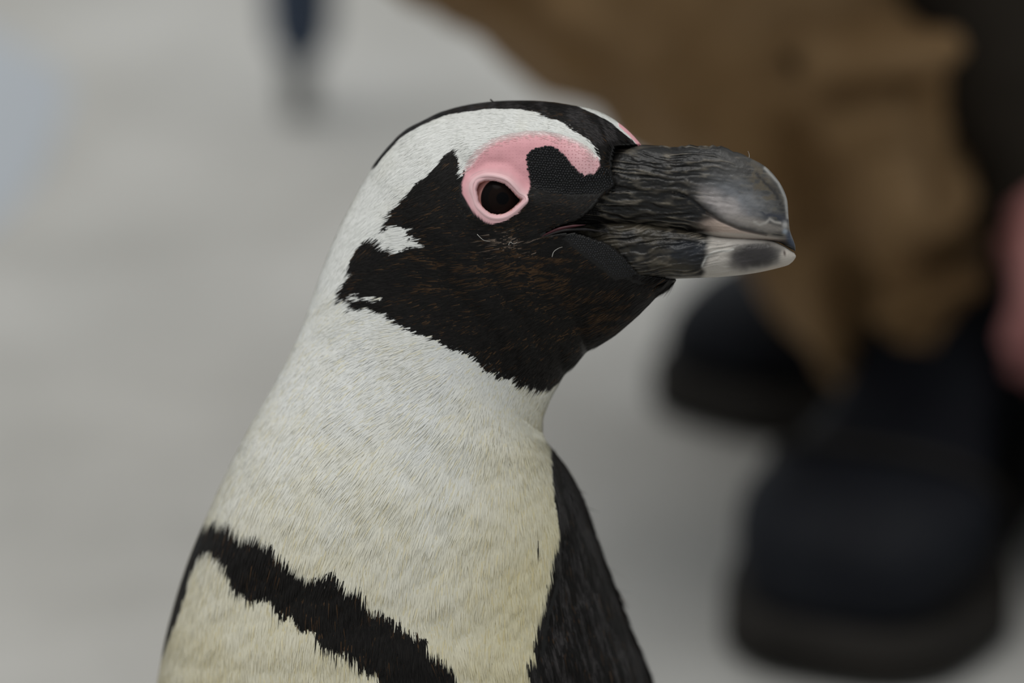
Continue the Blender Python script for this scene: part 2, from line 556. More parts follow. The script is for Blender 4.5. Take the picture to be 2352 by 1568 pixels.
UP = [(1376, 352, 1290, 524, 13.5, 8.5), (1415, 341, 1355, 514, 15, 10.8), (1480, 332, 1440, 512, 17, 11.8), (1545, 337, 1520, 521, 19, 11.6),
      (1606, 331, 1590, 533, 21, 11.0), (1660, 336, 1650, 546, 23, 10.2), (1713, 358, 1710, 549, 25, 9.0), (1759, 383, 1760, 551, 26.5, 7.4),
      (1790, 418, 1789, 557, 27.5, 5.8), (1807, 455, 1806, 566, 28, 4.5), (1811, 497, 1815, 571, 28.3, 3.4), (1814, 527, 1822, 574, 28.5, 2.3),
      (1824, 556, 1826, 577, 28.6, 1.2), (1827, 566, 1827, 576, 28.6, 0.3)]
LO = [(1286, 524, 1330, 610, 13, 6.5), (1355, 513, 1400, 642, 15, 9.8), (1438, 511, 1462, 646, 17, 11.0), (1520, 520, 1532, 641, 19, 11.0),
      (1590, 532, 1601, 638, 21, 10.2), (1650, 545, 1657, 636, 23, 9.0), (1710, 548, 1734, 627, 25, 7.4), (1766, 552, 1800, 612, 26.5, 5.4),
      (1798, 563, 1818, 603, 27.3, 4.0), (1816, 575, 1827, 592, 27.8, 2.2), (1824, 580, 1828, 587, 28, 0.4)]
bill_front = []
GROOVE = [(1404, 428), (1450, 436), (1520, 442), (1570, 448), (1596, 464), (1622, 487), (1655, 507), (1700, 526), (1760, 540), (1806, 548)]

for which, rows in (('upper', UP), ('lower', LO)):
    U, V_, W_, a, S, t = bill_loft(rows, 420, 260, 0.62, 1 if which == 'upper' else 2, 1)
    sn = np.sin(a)[None, :] + 0 * U
    cs = np.cos(a)[None, :] + 0 * U
    tipf = smooth01((U - 1560) / 170)                      # wrinkles fade into smooth horn
    nearside = np.clip(np.abs(sn) * 1.6, 0, 1)
    # ridges running along the bill
    warp = 26 * (fbm(U / 90, V_ / 40, 3, 11) - 0.5)
    across = (V_ + warp - 0.10 * (U - 1400)) if which == 'upper' else (V_ + warp - 0.14 * (U - 1400) * -1)
    r1 = 1 - np.abs(2 * vnoise(U / 75, across / 8.5, 5) - 1)
    r2 = 1 - np.abs(2 * vnoise(U / 38, across / 5.0, 15) - 1)
    rr = (0.6 * r1 + 0.4 * r2)
    fine = fbm(U / 10, V_ / 7, 3, 51) - 0.5
    amp = (1.25 * (1 - tipf) + 0.12) * nearside
    disp = amp * (rr - 0.55) + 0.35 * fine * (0.35 + 0.65 * (1 - tipf)) * nearside
    col_ = np.zeros(U.shape + (3,))
    ridge = smooth01((rr - 0.66) / 0.28)
    basec = np.array([0.010, 0.009, 0.008]); ridgec = np.array([0.135, 0.115, 0.088])  # brown-grey ridge tops, with their warm lit edges put into the colour
    mottl = smooth01((fbm(U / 30, V_ / 18, 3, 61) - 0.42) / 0.25)
    col_ = basec + (ridgec - basec) * (ridge * (0.35 + 0.65 * mottl))[..., None]

    def lay(c, m):
        global col_
        col_ = col_ * (1 - m[..., None]) + np.array(c) * m[..., None]

    nu = U + 22 * (fbm(U / 26, V_ / 20, 3, 71) - 0.5); nv = V_ + 16 * (fbm(U / 26, V_ / 20, 3, 81) - 0.5)
    if which == 'upper':
        g = d_line(GROOVE, U, V_)
        gw = 3.6
        below = smooth01((V_ - np.interp(U, [p[0] for p in GROOVE], [p[1] for p in GROOVE])) / 6.0)
        disp = disp - 0.8 * np.exp(-(g / gw) ** 2) * np.clip(1 - smooth01((U - 1640) / 130), 0.1, 1) * nearside - 0.5 * below * (1 - smooth01((U - 1560) / 120)) * nearside
        # grey-blue horn of the tip, brown mottled along the culmen
        cloud = fbm(U / 20, V_ / 13, 4, 91)
        lay((0.085, 0.080, 0.074), 0.70 * blob(nu, nv, 1725, 420, 100, 75, 25) * (0.4 + 0.9 * cloud))
        lay((0.205, 0.212, 0.228), 0.90 * blob(nu, nv, 1700, 462, 72, 38, 28, 1.1) * (0.35 + 1.0 * cloud))
        lay((0.240, 0.235, 0.230), 0.6 * blob(nu, nv, 1752, 470, 40, 24, 20, 1.2) * cloud * 1.4)
        lay((0.105, 0.085, 0.058), 0.85 * blob(nu, nv, 1755, 428, 26, 62, -26) * smooth01((cloud - 0.40) / 0.15))
        lay((0.030, 0.034, 0.048), 0.85 * blob(nu, nv, 1772, 494, 40, 13, 18, 1.5) * smooth01((cloud - 0.35) / 0.2))
        lay((0.020, 0.020, 0.022), 0.8 * np.exp(-(d_line([(1740, 395), (1775, 428), (1795, 470)], nu, nv) / 5) ** 2) * smooth01((cloud - 0.4) / 0.15))
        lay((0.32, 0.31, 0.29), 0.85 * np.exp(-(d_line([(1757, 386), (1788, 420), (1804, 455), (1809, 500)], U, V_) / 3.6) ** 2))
        lay((0.40, 0.36, 0.345), 0.92 * blob(nu, nv, 1668, 476, 66, 24, 33, 1.5) * (1 - below))
        lay((0.30, 0.268, 0.240), 0.8 * blob(nu, nv, 1738, 516, 72, 13, 14, 1.6))
        lay((0.46, 0.355, 0.295), 0.97 * below * blob(nu, nv, 1705, 524, 94, 30, 8, 3))
        lay((0.42, 0.37, 0.32), 0.9 * blob(U, V_, 1700, 541, 95, 6, 3, 2))
        lay((0.40, 0.37, 0.34), 0.85 * np.exp(-(d_line([(1733, 510), (1745, 516), (1758, 512), (1768, 503), (1780, 510), (1792, 512)], U, V_) / 3.2) ** 2))
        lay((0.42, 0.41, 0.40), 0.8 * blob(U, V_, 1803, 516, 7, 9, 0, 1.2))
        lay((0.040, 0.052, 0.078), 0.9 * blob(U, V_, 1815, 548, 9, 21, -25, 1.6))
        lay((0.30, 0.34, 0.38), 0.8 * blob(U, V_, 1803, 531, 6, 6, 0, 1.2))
        lay((0.008, 0.008, 0.009), 0.95 * np.exp(-(d_line([(1560, 446), (1590, 458), (1622, 488)], U, V_) / 3.6) ** 2))
        lay((0.010, 0.010, 0.011), 0.85 * blob(U, V_, 1592, 494, 28, 18, 25, 2))
        lay((0.09, 0.07, 0.06), 0.8 * np.exp(-(d_line([(1622, 488), (1655, 507), (1700, 526), (1760, 540)], U, V_) / 2.2) ** 2))
        disp += 0.9 * np.exp(-(d_line([(1596, 330), (1640, 331), (1690, 341)], U, V_) / 9.0) ** 2)
    else:
        dens = smooth01((U - 1560) / 50)
        lay((0.055, 0.045, 0.030), 0.55 * (1 - dens) * mottl)
        lay((0.018, 0.020, 0.025), 0.9 * blob(nu, nv, 1580, 575, 52, 26, -6, 2))
        edge_l = smooth01((U + 12 * (fbm(V_ / 12, U / 40, 2, 5) - 0.5) - (1618 - 0.16 * (V_ - 560))) / 20)
        lay((0.40, 0.365, 0.325), 0.97 * edge_l)
        lay((0.022, 0.019, 0.019), 0.97 * blob(U + 6 * (fbm(U / 14, V_ / 14, 2, 4) - 0.5), V_ + 8 * (fbm(U / 14, V_ / 14, 2, 6) - 0.5), 1732, 586, 70, 35, -5, 3.0) * smooth01((U - 1656 + 0.25 * (V_ - 590)) / 32))
        lay((0.085, 0.075, 0.075), 0.35 * blob(nu, nv, 1700, 606, 26, 16, -6, 1.5))
        lay((0.40, 0.34, 0.285), 0.9 * blob(U, V_, 1765, 622, 62, 8, -14, 1.5))
        lay((0.44, 0.395, 0.345), 0.95 * blob(U, V_, 1812, 591, 21, 21, 0, 2.5))
        lay((0.08, 0.06, 0.05), 0.9 * blob(U, V_, 1802, 581, 3, 7, -10, 1.3))
        lay((0.40, 0.39, 0.36), 0.8 * np.exp(-(d_line([(1613, 610), (1622, 590), (1640, 577), (1672, 576), (1684, 572)], U, V_) / 2.4) ** 2))
        lay((0.36, 0.33, 0.30), 0.75 * blob(U, V_, 1690, 554, 80, 5, 1, 2))
        disp -= 0.5 * np.exp(-(d_line([(1480, 545), (1560, 552), (1610, 560)], U, V_) / 4) ** 2) * nearside
    # the tip is smooth
    W2 = W_ + disp * np.sign(sn) * np.abs(sn) ** 0.3
    # ragged culmen
    lump = (5.5 * (vnoise(U / 26, U * 0 + 3, 5) - 0.5) + 3.5 * (vnoise(U / 9, U * 0 + 9, 8) - 0.5)) * np.clip(cs, 0, 1) ** 6 * (1 - smooth01((U - 1690) / 40)) * smooth01((U - 1420) / 40)
    if which == 'upper':
        V2 = V_ + lump + disp * 2.5 * np.clip(cs, 0, 1) ** 3
    else:
        V2 = V_
    bill_front.append((U[:, 1:129].ravel(), V2[:, 1:129].ravel(), W2[:, 1:129].ravel()))
    o = new_mesh('upper_mandible' if which == 'upper' else 'lower_mandible', at(U.ravel(), V2.ravel(), W2.ravel()),
                 grid_faces(U.shape[0], U.shape[1]), M_bill, penguin, colors=col_.reshape(-1, 3))
    o['label'] = 'wrinkled black upper bill with pale hooked tip' if which == 'upper' else 'dark lower bill with pale band and tip'



# height of the bill's near face, on a 3 px raster, so that the feathered skin can meet it
CELL = 3.0
RU0, RV0, RNU, RNV = 1260.0, 310.0, 200, 120
bill_h = np.full((RNU, RNV), -99.0)
for (bu, bv2, bw2) in bill_front:
    ii = ((bu - RU0) / CELL).astype(int); jj = ((bv2 - RV0) / CELL).astype(int)
    ok = (ii >= 0) & (ii < RNU) & (jj >= 0) & (jj < RNV)
    np.maximum.at(bill_h, (ii[ok], jj[ok]), bw2[ok])


def bill_at(u, v):
    ii = np.clip(((u - RU0) / CELL).astype(int), 0, RNU - 1); jj = np.clip(((v - RV0) / CELL).astype(int), 0, RNV - 1)
    return bill_h[ii, jj]

uf, vf = BU.ravel(), BV.ravel()
ff = FRONT.ravel()
wf = BW.ravel().copy()

# --- surface shaping of the near side: eye hollow, lids, brow, bill seat
d_eye = sd_poly(EYE_OPEN, uf, vf)
near_eye = ff & (d_eye < 90)
wf = np.where(ff, wf - 7.0 * smooth01((-d_eye - 1) / 12.0), wf)
ring_d = np.abs(d_eye - 16)
wf = np.where(ff, wf + 0.9 * np.exp(-(np.maximum(d_eye - 4, 0) / 22) ** 2) * (d_eye > -6), wf)
lidfold = d_line([(1085, 400), (1120, 372), (1165, 374), (1200, 405), (1214, 436)], uf, vf)
wf = np.where(ff, wf - 0.45 * np.exp(-(lidfold / 10) ** 2), wf)
brow = d_line([(1090, 340), (1180, 322), (1270, 322), (1340, 355)], uf, vf)
wf = np.where(ff, wf + 1.6 * np.exp(-(brow / 34) ** 2), wf)
lore = d_line([(1225, 420), (1330, 440), (1400, 430)], uf, vf)
wf = np.where(ff, wf - 1.6 * np.exp(-(lore / 34) ** 2), wf)
d_bill = sd_poly(BILLP, uf, vf)
face_row = (ts < 9).repeat(M_ANG)
bh = bill_at(uf, vf)
has = (bh > -50) & ff & face_row
seat = smooth01((d_bill + 7) / 14.0)          # 0 inside the bill's outline, 1 outside it
wf = np.where(has, np.where(seat < 0.5, np.minimum(wf, bh - 0.5 - 1.5 * (0.5 - seat)), np.maximum(wf, bh + 0.5 + 0.9 * (seat - 0.5)) * smooth01((40 - d_bill) / 25) + wf * (1 - smooth01((40 - d_bill) / 25))), wf)
wf = np.where((d_bill < 0) & ~has & ff & face_row, wf - 5.0, wf)
wf = np.where((d_bill < 0) & ~ff & face_row, wf + 9.0 * smooth01(-d_bill / 14), wf)
# neck creases at the nape
cre = smooth01(np.tile(np.abs(st), NR) * 2.2 - 0.5) * np.exp(-((uf - 740) / 110) ** 2 - ((vf - 720) / 130) ** 2)
wf = wf + np.where(ff, 1, -1) * cre * 0.2 * np.sin((vf * 0.9 + uf * 0.45) / 9.5 + 3 * vnoise(uf / 60, vf / 60, 3))
# broad feather tracts on neck and breast
wf = wf + np.where(ff, 1, -1) * (0.9 * (fbm(uf / 70 + vf / 160, vf / 150 - uf / 200, 3, 9) - 0.5)) * smooth01((vf - 700) / 150)
# shoulder lies behind the breast feathers
d_back = -sd_poly(BACK, uf, vf)
wf = np.where(ff, wf - 5.0 * smooth01(d_back / 26.0), wf)

body_co = at(uf, vf, wf)
dark = pattern(uf, vf, ff)
bare_pink = (sd_poly(PINK, uf, vf) < 0) & ff
far_pink = (d_line([(1425, 285), (1450, 307), (1472, 332)], uf, vf) < 7) & (uf > 1420)
wc = white_colour(uf, vf)
bc = np.where((dark > 0)[:, None], np.array([0.010, 0.009, 0.008]), wc * 1.03)
pinkc = np.array([0.74, 0.36, 0.385])
paler = np.array([0.77, 0.48, 0.49])
pt = np.clip(smooth01((uf - 1250) / 110) * 0.7 + smooth01((30 - d_eye) / 26), 0, 1)
pc_ = pinkc + (paler - pinkc) * pt[:, None]
pc_ = pc_ * (1 + 0.16 * (fbm(uf / 14, vf / 14, 3, 21) - 0.5))[:, None]
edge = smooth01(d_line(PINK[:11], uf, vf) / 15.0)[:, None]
top_fade = (uf < 1372)[:, None]
pc_ = np.where(top_fade, pc_ * edge + wc * (1 - edge), pc_)  # pink fades to feather white along its upper edge
pa = (smooth01(0.5 - sd_poly(PINK, uf, vf) / 3.5) * ff)[:, None]
bc = pc_ * pa + bc * (1 - pa)
bc = np.where(far_pink[:, None], pinkc, bc)
inside_eye = ff & (d_eye < -5)
bc = np.where(inside_eye[:, None], np.array([0.50, 0.22, 0.18]), bc)
poremask = np.where(bare_pink, 0.22 + 0.78 * smooth01((uf - 1240) / 60), 0.0) * smooth01((d_eye - 22) / 16)

body = new_mesh('body', body_co, grid_faces(NR, M_ANG), M_skin, penguin, colors=bc, uvs=np.column_stack([uf, vf]), aux=poremask)


def cap(obj_verts, n, m):
    pass


# ---- flow of the feathers in the picture of the bird (down-positive v)
FLOW = np.array([
    (1450, 300, -1, -.7), (1380, 290, -1, -.6), (1300, 260, -1, -.35), (1200, 250, -1, -.1), (1100, 255, -1, .1), (1000, 300, -.95, .3), (900, 400, -.8, .5),
    (850, 470, -.8, .5), (800, 600, -.75, .5), (1100, 300, -1, .1), (1250, 290, -1, -.15), (1330, 305, -1, -.35), (1040, 370, -.8, .5), (980, 430, -.9, .35),
    (1100, 560, -1, .1), (950, 500, -1, .15), (850, 640, -1, .1), (1000, 620, -1, -.05), (1100, 690, -1, .25), (1250, 640, -.95, .3), (1400, 690, -.8, .5),
    (1480, 670, -.85, .45), (1300, 800, -.55, .75), (1200, 820, -.75, .6), (1000, 750, -.9, .35), (900, 700, -1, .15), (1390, 400, -.3, .9), (1390, 350, -.5, -.6),
    (800, 790, -.9, .38), (740, 700, -.9, .4), (900, 880, -.78, .6), (750, 930, -.75, .6), (1000, 980, -.62, .75), (1150, 940, -.22, 1), (1230, 900, -.35, .9),
    (1220, 1080, .02, 1), (1265, 1040, .12, 1), (1275, 1100, .05, 1), (1050, 1150, -.25, 1), (830, 1120, -.55, .85), (650, 1080, -.55, .8), (560, 1180, -.25, .95), (700, 1230, -.3, .95), (900, 1300, -.12, 1),
    (800, 1420, .05, 1), (500, 1400, -.08, 1), (560, 1500, 0, 1), (1000, 1480, .12, 1), (1150, 1350, .0, 1), (1150, 1500, .1, 1), (1300, 1150, .2, 1),
    (1350, 1400, .32, 1), (1400, 1540, .32, 1), (430, 1300, -.2, 1), (800, 2000, 0, 1), (1300, 2000, .1, 1), (800, 2700, .1, 1), (1300, 2700, -.1, 1)], float)


def flow(u, v):
    du = np.zeros_like(u); dv = np.zeros_like(u); sw = np.zeros_like(u)
    for (a, b_, x, y) in FLOW:
        l = math.hypot(x, y)
        wgt = 1.0 / (((u - a) ** 2 + (v - b_) ** 2) + 400) ** 1.5
        du += wgt * x / l; dv += wgt * y / l; sw += wgt
    l = np.hypot(du, dv) + 1e-9
    return du / l, dv / l


# ---- feathers: real little blades, rooted in the skin
G = body_co.reshape(NR, M_ANG, 3)
Gn = np.roll(G, -1, axis=1)
e1 = G[1:] - G[:-1]
e2 = (Gn - G)[:-1]
nrm = np.cross(e2, e1)
area = np.linalg.norm(nrm, axis=-1)
nrm = nrm / (area[..., None] + 1e-15)
cen = G[:-1].reshape(-1, 3)
# outward normals
mid = G.mean(axis=1)[:-1]
if np.mean(np.sum(nrm * (G[:-1] - mid[:, None, :]), -1)) < 0:
    nrm = -nrm
gnorm = np.zeros_like(G)
gnorm[:-1] += nrm; gnorm[1:] += nrm
gnorm = gnorm + np.roll(gnorm, 1, axis=1)
gnorm /= np.linalg.norm(gnorm, axis=-1)[..., None] + 1e-12

NF = 470000
face_front = FRONT[:-1] | np.roll(FRONT[:-1], 6, 1) | np.roll(FRONT[:-1], -6, 1)
rowv = BV[:-1]
wgt = area * np.where(face_front, 1.0, 0.14) * np.where(rowv > 1680, 0.10, 1.0) * np.where(rowv < 780, 2.4, 1.0)
pw = (wgt / wgt.sum()).ravel()
idx = rng.choice(pw.size, NF, p=pw)
fi, fj = idx // M_ANG, idx % M_ANG
a_ = rng.random(NF); b_ = rng.random(NF)
fj2 = (fj + 1) % M_ANG


def bil(A):
    q00 = A[fi, fj]; q01 = A[fi, fj2]; q10 = A[fi + 1, fj]; q11 = A[fi + 1, fj2]
    if A.ndim == 3:
        aa, bb = a_[:, None], b_[:, None]
    else:
        aa, bb = a_, b_
    return (q00 * (1 - bb) + q01 * bb) * (1 - aa) + (q10 * (1 - bb) + q11 * bb) * aa


fp = bil(G); fn = bil(gnorm); fu = bil(BU); fv_ = bil(BV)
fn /= np.linalg.norm(fn, axis=1)[:, None] + 1e-12
ffr = FRONT[fi, fj]
in_pink = ffr & (sd_poly(PINK, fu, fv_) < -1)
fr_d = d_line(PINK[:11], fu, fv_)
fringe = in_pink & (rng.random(NF) < 0.75 * np.exp(-fr_d / 9.0)) & (fr_d < 24)
in_pink &= ~fringe
keep = ~((in_pink) | (ffr & ((sd_poly(BEADS, fu, fv_) < 0) | (sd_poly(BEADS2, fu, fv_) < 0))))
keep &= ~((sd_poly(BILLP, fu, fv_) < 2) & (ts[fi] < 9))
keep &= ~((d_line([(1428, 285), (1452, 307), (1474, 332)], fu, fv_) < 7) & (fu > 1425))
du, dv = flow(fu, fv_)
ang = 0.32 * (vnoise(fu / 30, fv_ / 30, 31) - 0.5) + rng.normal(0, 0.075, NF)
ca, sa = np.cos(ang), np.sin(ang)
du, dv = du * ca - dv * sa, du * sa + dv * ca
# feather length in px by region
flen = np.where(fv_ > 480, 30.0, 24.0)
flen = np.where(fv_ > 700, 24 + 16 * smooth01((fv_ - 700) / 500), flen)
flen = np.where((fu > 1040) & (fv_ < 520), 17.0, flen)
flen = np.where((fu > 1300) & (fv_ < 560), 13.0, flen)
flen = np.where((fu > 1250) & (fv_ > 480) & (fv_ < 640), 15.0, flen)
flen *= 1 - 0.35 * np.exp(-((fu - 1190) / 130) ** 2 - ((fv_ - 930) / 95) ** 2)
flen *= 1 - 0.6 * np.exp(-((fu - 1275) / 50) ** 2 - ((fv_ - 1050) / 90) ** 2)
flen *= 1.3 * rng.uniform(0.65, 1.25, NF)
# do not sweep over the bare skin
tipu, tipv = fu + du * flen, fv_ + dv * flen
over = ffr & (sd_poly(PINK, tipu, tipv) < -3) & ~fringe
flen = np.where(over, flen * 0.35, flen)
flen = np.where(fringe, flen * 0.8, flen)
over2 = over & (sd_poly(PINK, fu + du * flen, fv_ + dv * flen) < -4)
keep &= ~over2
# jagged edge: shift the colour boundary along the flow in clumps
clump = (vnoise(fu / 7, fv_ / 7, 41) - 0.5) * 15 + (vnoise(fu / 18, fv_ / 18, 43) - 0.5) * 16 + rng.normal(0, 2.0, NF)
jit = clump * smooth01((fv_ - 330) / 200)
shz = np.exp(-((fu - 1275) / 50) ** 2 - ((fv_ - 1050) / 90) ** 2)
jit = jit * (1 - 0.9 * shz)
jit = np.where((fu > 1000) & (fv_ < 330), rng.normal(0, 2.5, NF), jit)
fd = pattern(fu, fv_, ffr, du * jit, dv * jit)
isd = fd > 0
wcol = white_colour(fu, fv_) * (1 + rng.normal(0, 0.035, NF))[:, None]
cream = rng.random(NF) < 0.12 * smooth01((fv_ - 560) / 300)
wcol[cream] *= np.array([0.97, 0.93, 0.80])
bcol = np.array([0.0105, 0.0090, 0.0080]) * rng.uniform(0.6, 1.5, NF)[:, None]
# chestnut-tinged tips in the cheek and chin
pb = 0.06 + 0.34 * np.exp(-((fu - 1250) / 120) ** 2 - ((fv_ - 610) / 50) ** 2) + 0.25 * np.exp(-((fu - 1400) / 90) ** 2 - ((fv_ - 700) / 45) ** 2) \
    + 0.2 * np.exp(-((fu - 1040) / 60) ** 2 - ((fv_ - 630) / 50) ** 2)
brn = (rng.random(NF) < pb * (2.4 * smooth01((vnoise(fu / 38 + fv_ / 50, fv_ / 7 - fu / 60, 77) - 0.38) / 0.35)))
bcol[brn] = np.array([0.066, 0.036, 0.017]) * rng.uniform(0.4, 1.3, brn.sum())[:, None]
tuft = isd & (np.exp(-((fu - 1185) / 42) ** 2 - ((fv_ - 556) / 20) ** 2) * 0.4 > rng.random(NF))
bcol[tuft] = np.array([0.17, 0.125, 0.095]) * rng.uniform(0.4, 1.3, tuft.sum())[:, None]
# mantle and crown: grey-brown edged feathers
gr = (rng.random(NF) < 0.9 * smooth01((vnoise(fu / 7 - fv_ / 22, fv_ / 45, 99) - 0.35) / 0.4)) & ((sd_poly(BACK, fu, fv_) < 0) | (fv_ < 345))
bcol[gr] = np.array([0.046, 0.041, 0.040]) * rng.uniform(0.4, 1.5, gr.sum())[:, None]
fcol = np.where(isd[:, None], bcol, wcol)
pk = np.clip(fr_d / 20, 0, 1)[:, None]
fcol = np.where(fringe[:, None], np.array([0.80, 0.72, 0.69]) * (1 - pk) + np.array([0.74, 0.45, 0.45]) * pk, fcol)

k = np.where(keep)[0]
fp, fn, du, dv, flen, fcol, isd, fu, fv_ = fp[k], fn[k], du[k], dv[k], flen[k], fcol[k], isd[k], fu[k], fv_[k]
nf = len(k)
d3 = du[:, None] * CR - dv[:, None] * CU
d3 = d3 - fn * np.sum(d3 * fn, 1)[:, None]
d3 /= np.linalg.norm(d3, axis=1)[:, None] + 1e-9
side = np.cross(d3, fn)
PXM = 0.00014
L = (flen * PXM)[:, None]
wd = (np.clip(flen * rng.uniform(0.03, 0.055, nf), 0.7, 1.7) * np.where(isd, 0.75, 1.0) * PXM)[:, None]
lift = rng.uniform(0.012, 0.040, nf)[:, None] * np.where(isd, 0.9, 1.0)[:, None]
lift = lift + (0.05 * np.exp(-((fu - 1190) / 130) ** 2 - ((fv_ - 930) / 95) ** 2))[:, None]
root = fp - fn * 0.00015
midp = root + d3 * L * 0.5 + fn * (L * (lift * 0.9 + 0.02) + 0.00010)
tip = root + d3 * L + fn * (L * lift * 1.2 + 0.00014)
V = np.stack([root - side * wd * 0.8, root + side * wd * 0.8, midp + side * wd, midp - side * wd, tip], 1).reshape(-1, 3)
bi = (np.arange(nf) * 5)[:, None]
F3 = np.concatenate([bi + np.array([[0, 1, 2]]), bi + np.array([[0, 2, 3]]), bi + np.array([[3, 2, 4]])], 1).reshape(-1, 3)
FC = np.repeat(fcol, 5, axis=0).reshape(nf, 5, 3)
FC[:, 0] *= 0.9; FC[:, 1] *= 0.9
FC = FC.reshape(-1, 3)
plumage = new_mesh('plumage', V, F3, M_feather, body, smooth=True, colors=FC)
plumage.matrix_parent_inverse = Matrix.Identity(4)
plumage['kind'] = 'stuff'
plumage['label'] = 'fine black, white and cream feathers'

# ---- lookup of the near skin surface
_sel = np.where(ff & (vf < 1000))[0]
_su, _sv, _sw = uf[_sel], vf[_sel], wf[_sel]
_w_plain = (BW.ravel())[_sel]


def wsurf(u, v, plain=False):
    u = np.atleast_1d(np.asarray(u, float)); v = np.atleast_1d(np.asarray(v, float))
    out = np.zeros(len(u))
    src = _w_plain if plain else _sw
    for q in range(len(u)):
        d2 = (_su - u[q]) ** 2 + (_sv - v[q]) ** 2
        j = np.argpartition(d2, 6)[:6]
        g = 1 / (d2[j] + 0.5)
        out[q] = np.sum(src[j] * g) / g.sum()
    return out


# ---- beads of bare black skin between eye and bill, and under the gape
bv, bf, bcol_ = [], [], []
octv = np.array([(1, 0, 0), (0, 1, 0), (-1, 0, 0), (0, -1, 0), (0, 0, 1)], float)
ring8 = np.array([(math.cos(q), math.sin(q), 0) for q in np.linspace(0, 2 * math.pi, 6, endpoint=False)])
ring8b = np.array([(0.7 * math.cos(q), 0.7 * math.sin(q), 0.75) for q in np.linspace(0, 2 * math.pi, 6, endpoint=False)])
unit = np.vstack([ring8, ring8b, [(0, 0, 1.0)]])
unit_f = [(i, (i + 1) % 6, 6 + (i + 1) % 6, 6 + i) for i in range(6)]
tri = []
for q in unit_f:
    tri += [(q[0], q[1], q[2]), (q[0], q[2], q[3])]
tri += [(6 + i, 6 + (i + 1) % 6, 12) for i in range(6)]
tri = np.array(tri)
pts = []
for poly, pitch in ((BEADS, 6.2), (BEADS2, 5.6)):
    P = np.array(poly)
    y = P[:, 1].min(); row = 0
    while y < P[:, 1].max():
        xs = np.arange(P[:, 0].min() + (row % 2) * pitch / 2, P[:, 0].max(), pitch)
        for x in xs:
            pts.append((x + random.gauss(0, 0.7) + 3 * math.sin(y / 30), y + random.gauss(0, 0.7) + 3 * math.sin(x / 40), pitch, poly is BEADS))
        y += pitch * 0.88; row += 1
pts = np.array(pts)
ins = np.where(pts[:, 3] > 0, sd_poly(BEADS, pts[:, 0], pts[:, 1]), sd_poly(BEADS2, pts[:, 0], pts[:, 1])) < 1.5
ins &= sd_poly(BILLP, pts[:, 0], pts[:, 1]) > 1
ins &= sd_poly(PINK, pts[:, 0], pts[:, 1]) > -1
pts = pts[ins]
bw = wsurf(pts[:, 0], pts[:, 1])
fdu, fdv = flow(pts[:, 0], pts[:, 1])
bsz = np.where(pts[:, 1] < 420, 1.0, 0.92)
for q in range(len(pts)):
    u0, v0, pitch = pts[q, 0], pts[q, 1], pts[q, 2]
    c = at(u0, v0, bw[q])
    # local frame
    nrm_ = np.cross(at(u0 + 4, v0, wsurf(u0 + 4, v0)[0]) - c, at(u0, v0 - 4, wsurf(u0, v0 - 4)[0]) - c) if q % 1 == 0 else nrm_
    nrm_ = nrm_ / (np.linalg.norm(nrm_) + 1e-12)
    d = fdu[q] * CR - fdv[q] * CU
    d = d - nrm_ * d.dot(nrm_); d /= np.linalg.norm(d)
    sd_ = np.cross(nrm_, d)
    r = pitch * 0.56 * PXM * bsz[q] * random.uniform(0.85, 1.1)
    hgt = r * (0.95 if v0 < 480 else 0.6)
    vv = c - nrm_ * r * 0.2 + unit[:, 0:1] * d * r * 1.15 + unit[:, 1:2] * sd_ * r * 0.85 + unit[:, 2:3] * nrm_ * hgt - unit[:, 2:3] * d * 0
    bv.append(vv)
    bf.append(tri + 13 * q)
    cc = np.array([0.010, 0.010, 0.011]) * random.uniform(0.7, 1.4)
    bcol_.append(np.tile(cc, (13, 1)))
beads = new_mesh('facial_skin', np.vstack(bv), np.vstack(bf), M_bead, body, colors=np.vstack(bcol_))
beads.matrix_parent_inverse = Matrix.Identity(4)
beads['label'] = 'beaded bare black skin between eye and bill'
beads['kind'] = 'stuff'


# ------------------------------------------------------------------ tube along a path
def tube_mesh(path, rad, nseg=14, closed=False, flat=None):
    P = np.asarray(path, float)
    rad = np.broadcast_to(np.asarray(rad, float), (len(P),))
    n = len(P)
    if closed:
        T = np.roll(P, -1, 0) - np.roll(P, 1, 0)
    else:
        T = np.gradient(P, axis=0)
    T /= np.linalg.norm(T, axis=1)[:, None] + 1e-12
    up = np.array([0.13, -0.9, 0.41]) if flat is None else np.asarray(flat, float)
    vs_, fs_ = [], []
    an = np.linspace(0, 2 * math.pi, nseg, endpoint=False)
    for i in range(n):
        a1 = np.cross(T[i], up); a1 /= np.linalg.norm(a1) + 1e-12
        a2 = np.cross(T[i], a1)
        vs_.append(P[i] + rad[i] * (np.cos(an)[:, None] * a1 + np.sin(an)[:, None] * a2))
    vs_ = np.vstack(vs_)
    for i in range(n if closed else n - 1):
        for j in range(nseg):
            a0 = i * nseg + j; b0 = i * nseg + (j + 1) % nseg
            c0 = ((i + 1) % n) * nseg + (j + 1) % nseg; d0 = ((i + 1) % n) * nseg + j
            fs_.append((a0, b0, c0, d0))
    if not closed:
        fs_.append(tuple(range(nseg))[::-1])
        fs_.append(tuple(range((n - 1) * nseg, n * nseg)))
    return vs_, fs_


def smooth_closed(P, n):
    P = np.asarray(P, float)
    Q = np.vstack([P[-2:], P, P[:3]])
    t = np.linspace(2, 2 + len(P), n, endpoint=False)
    return catmull(Q, t)


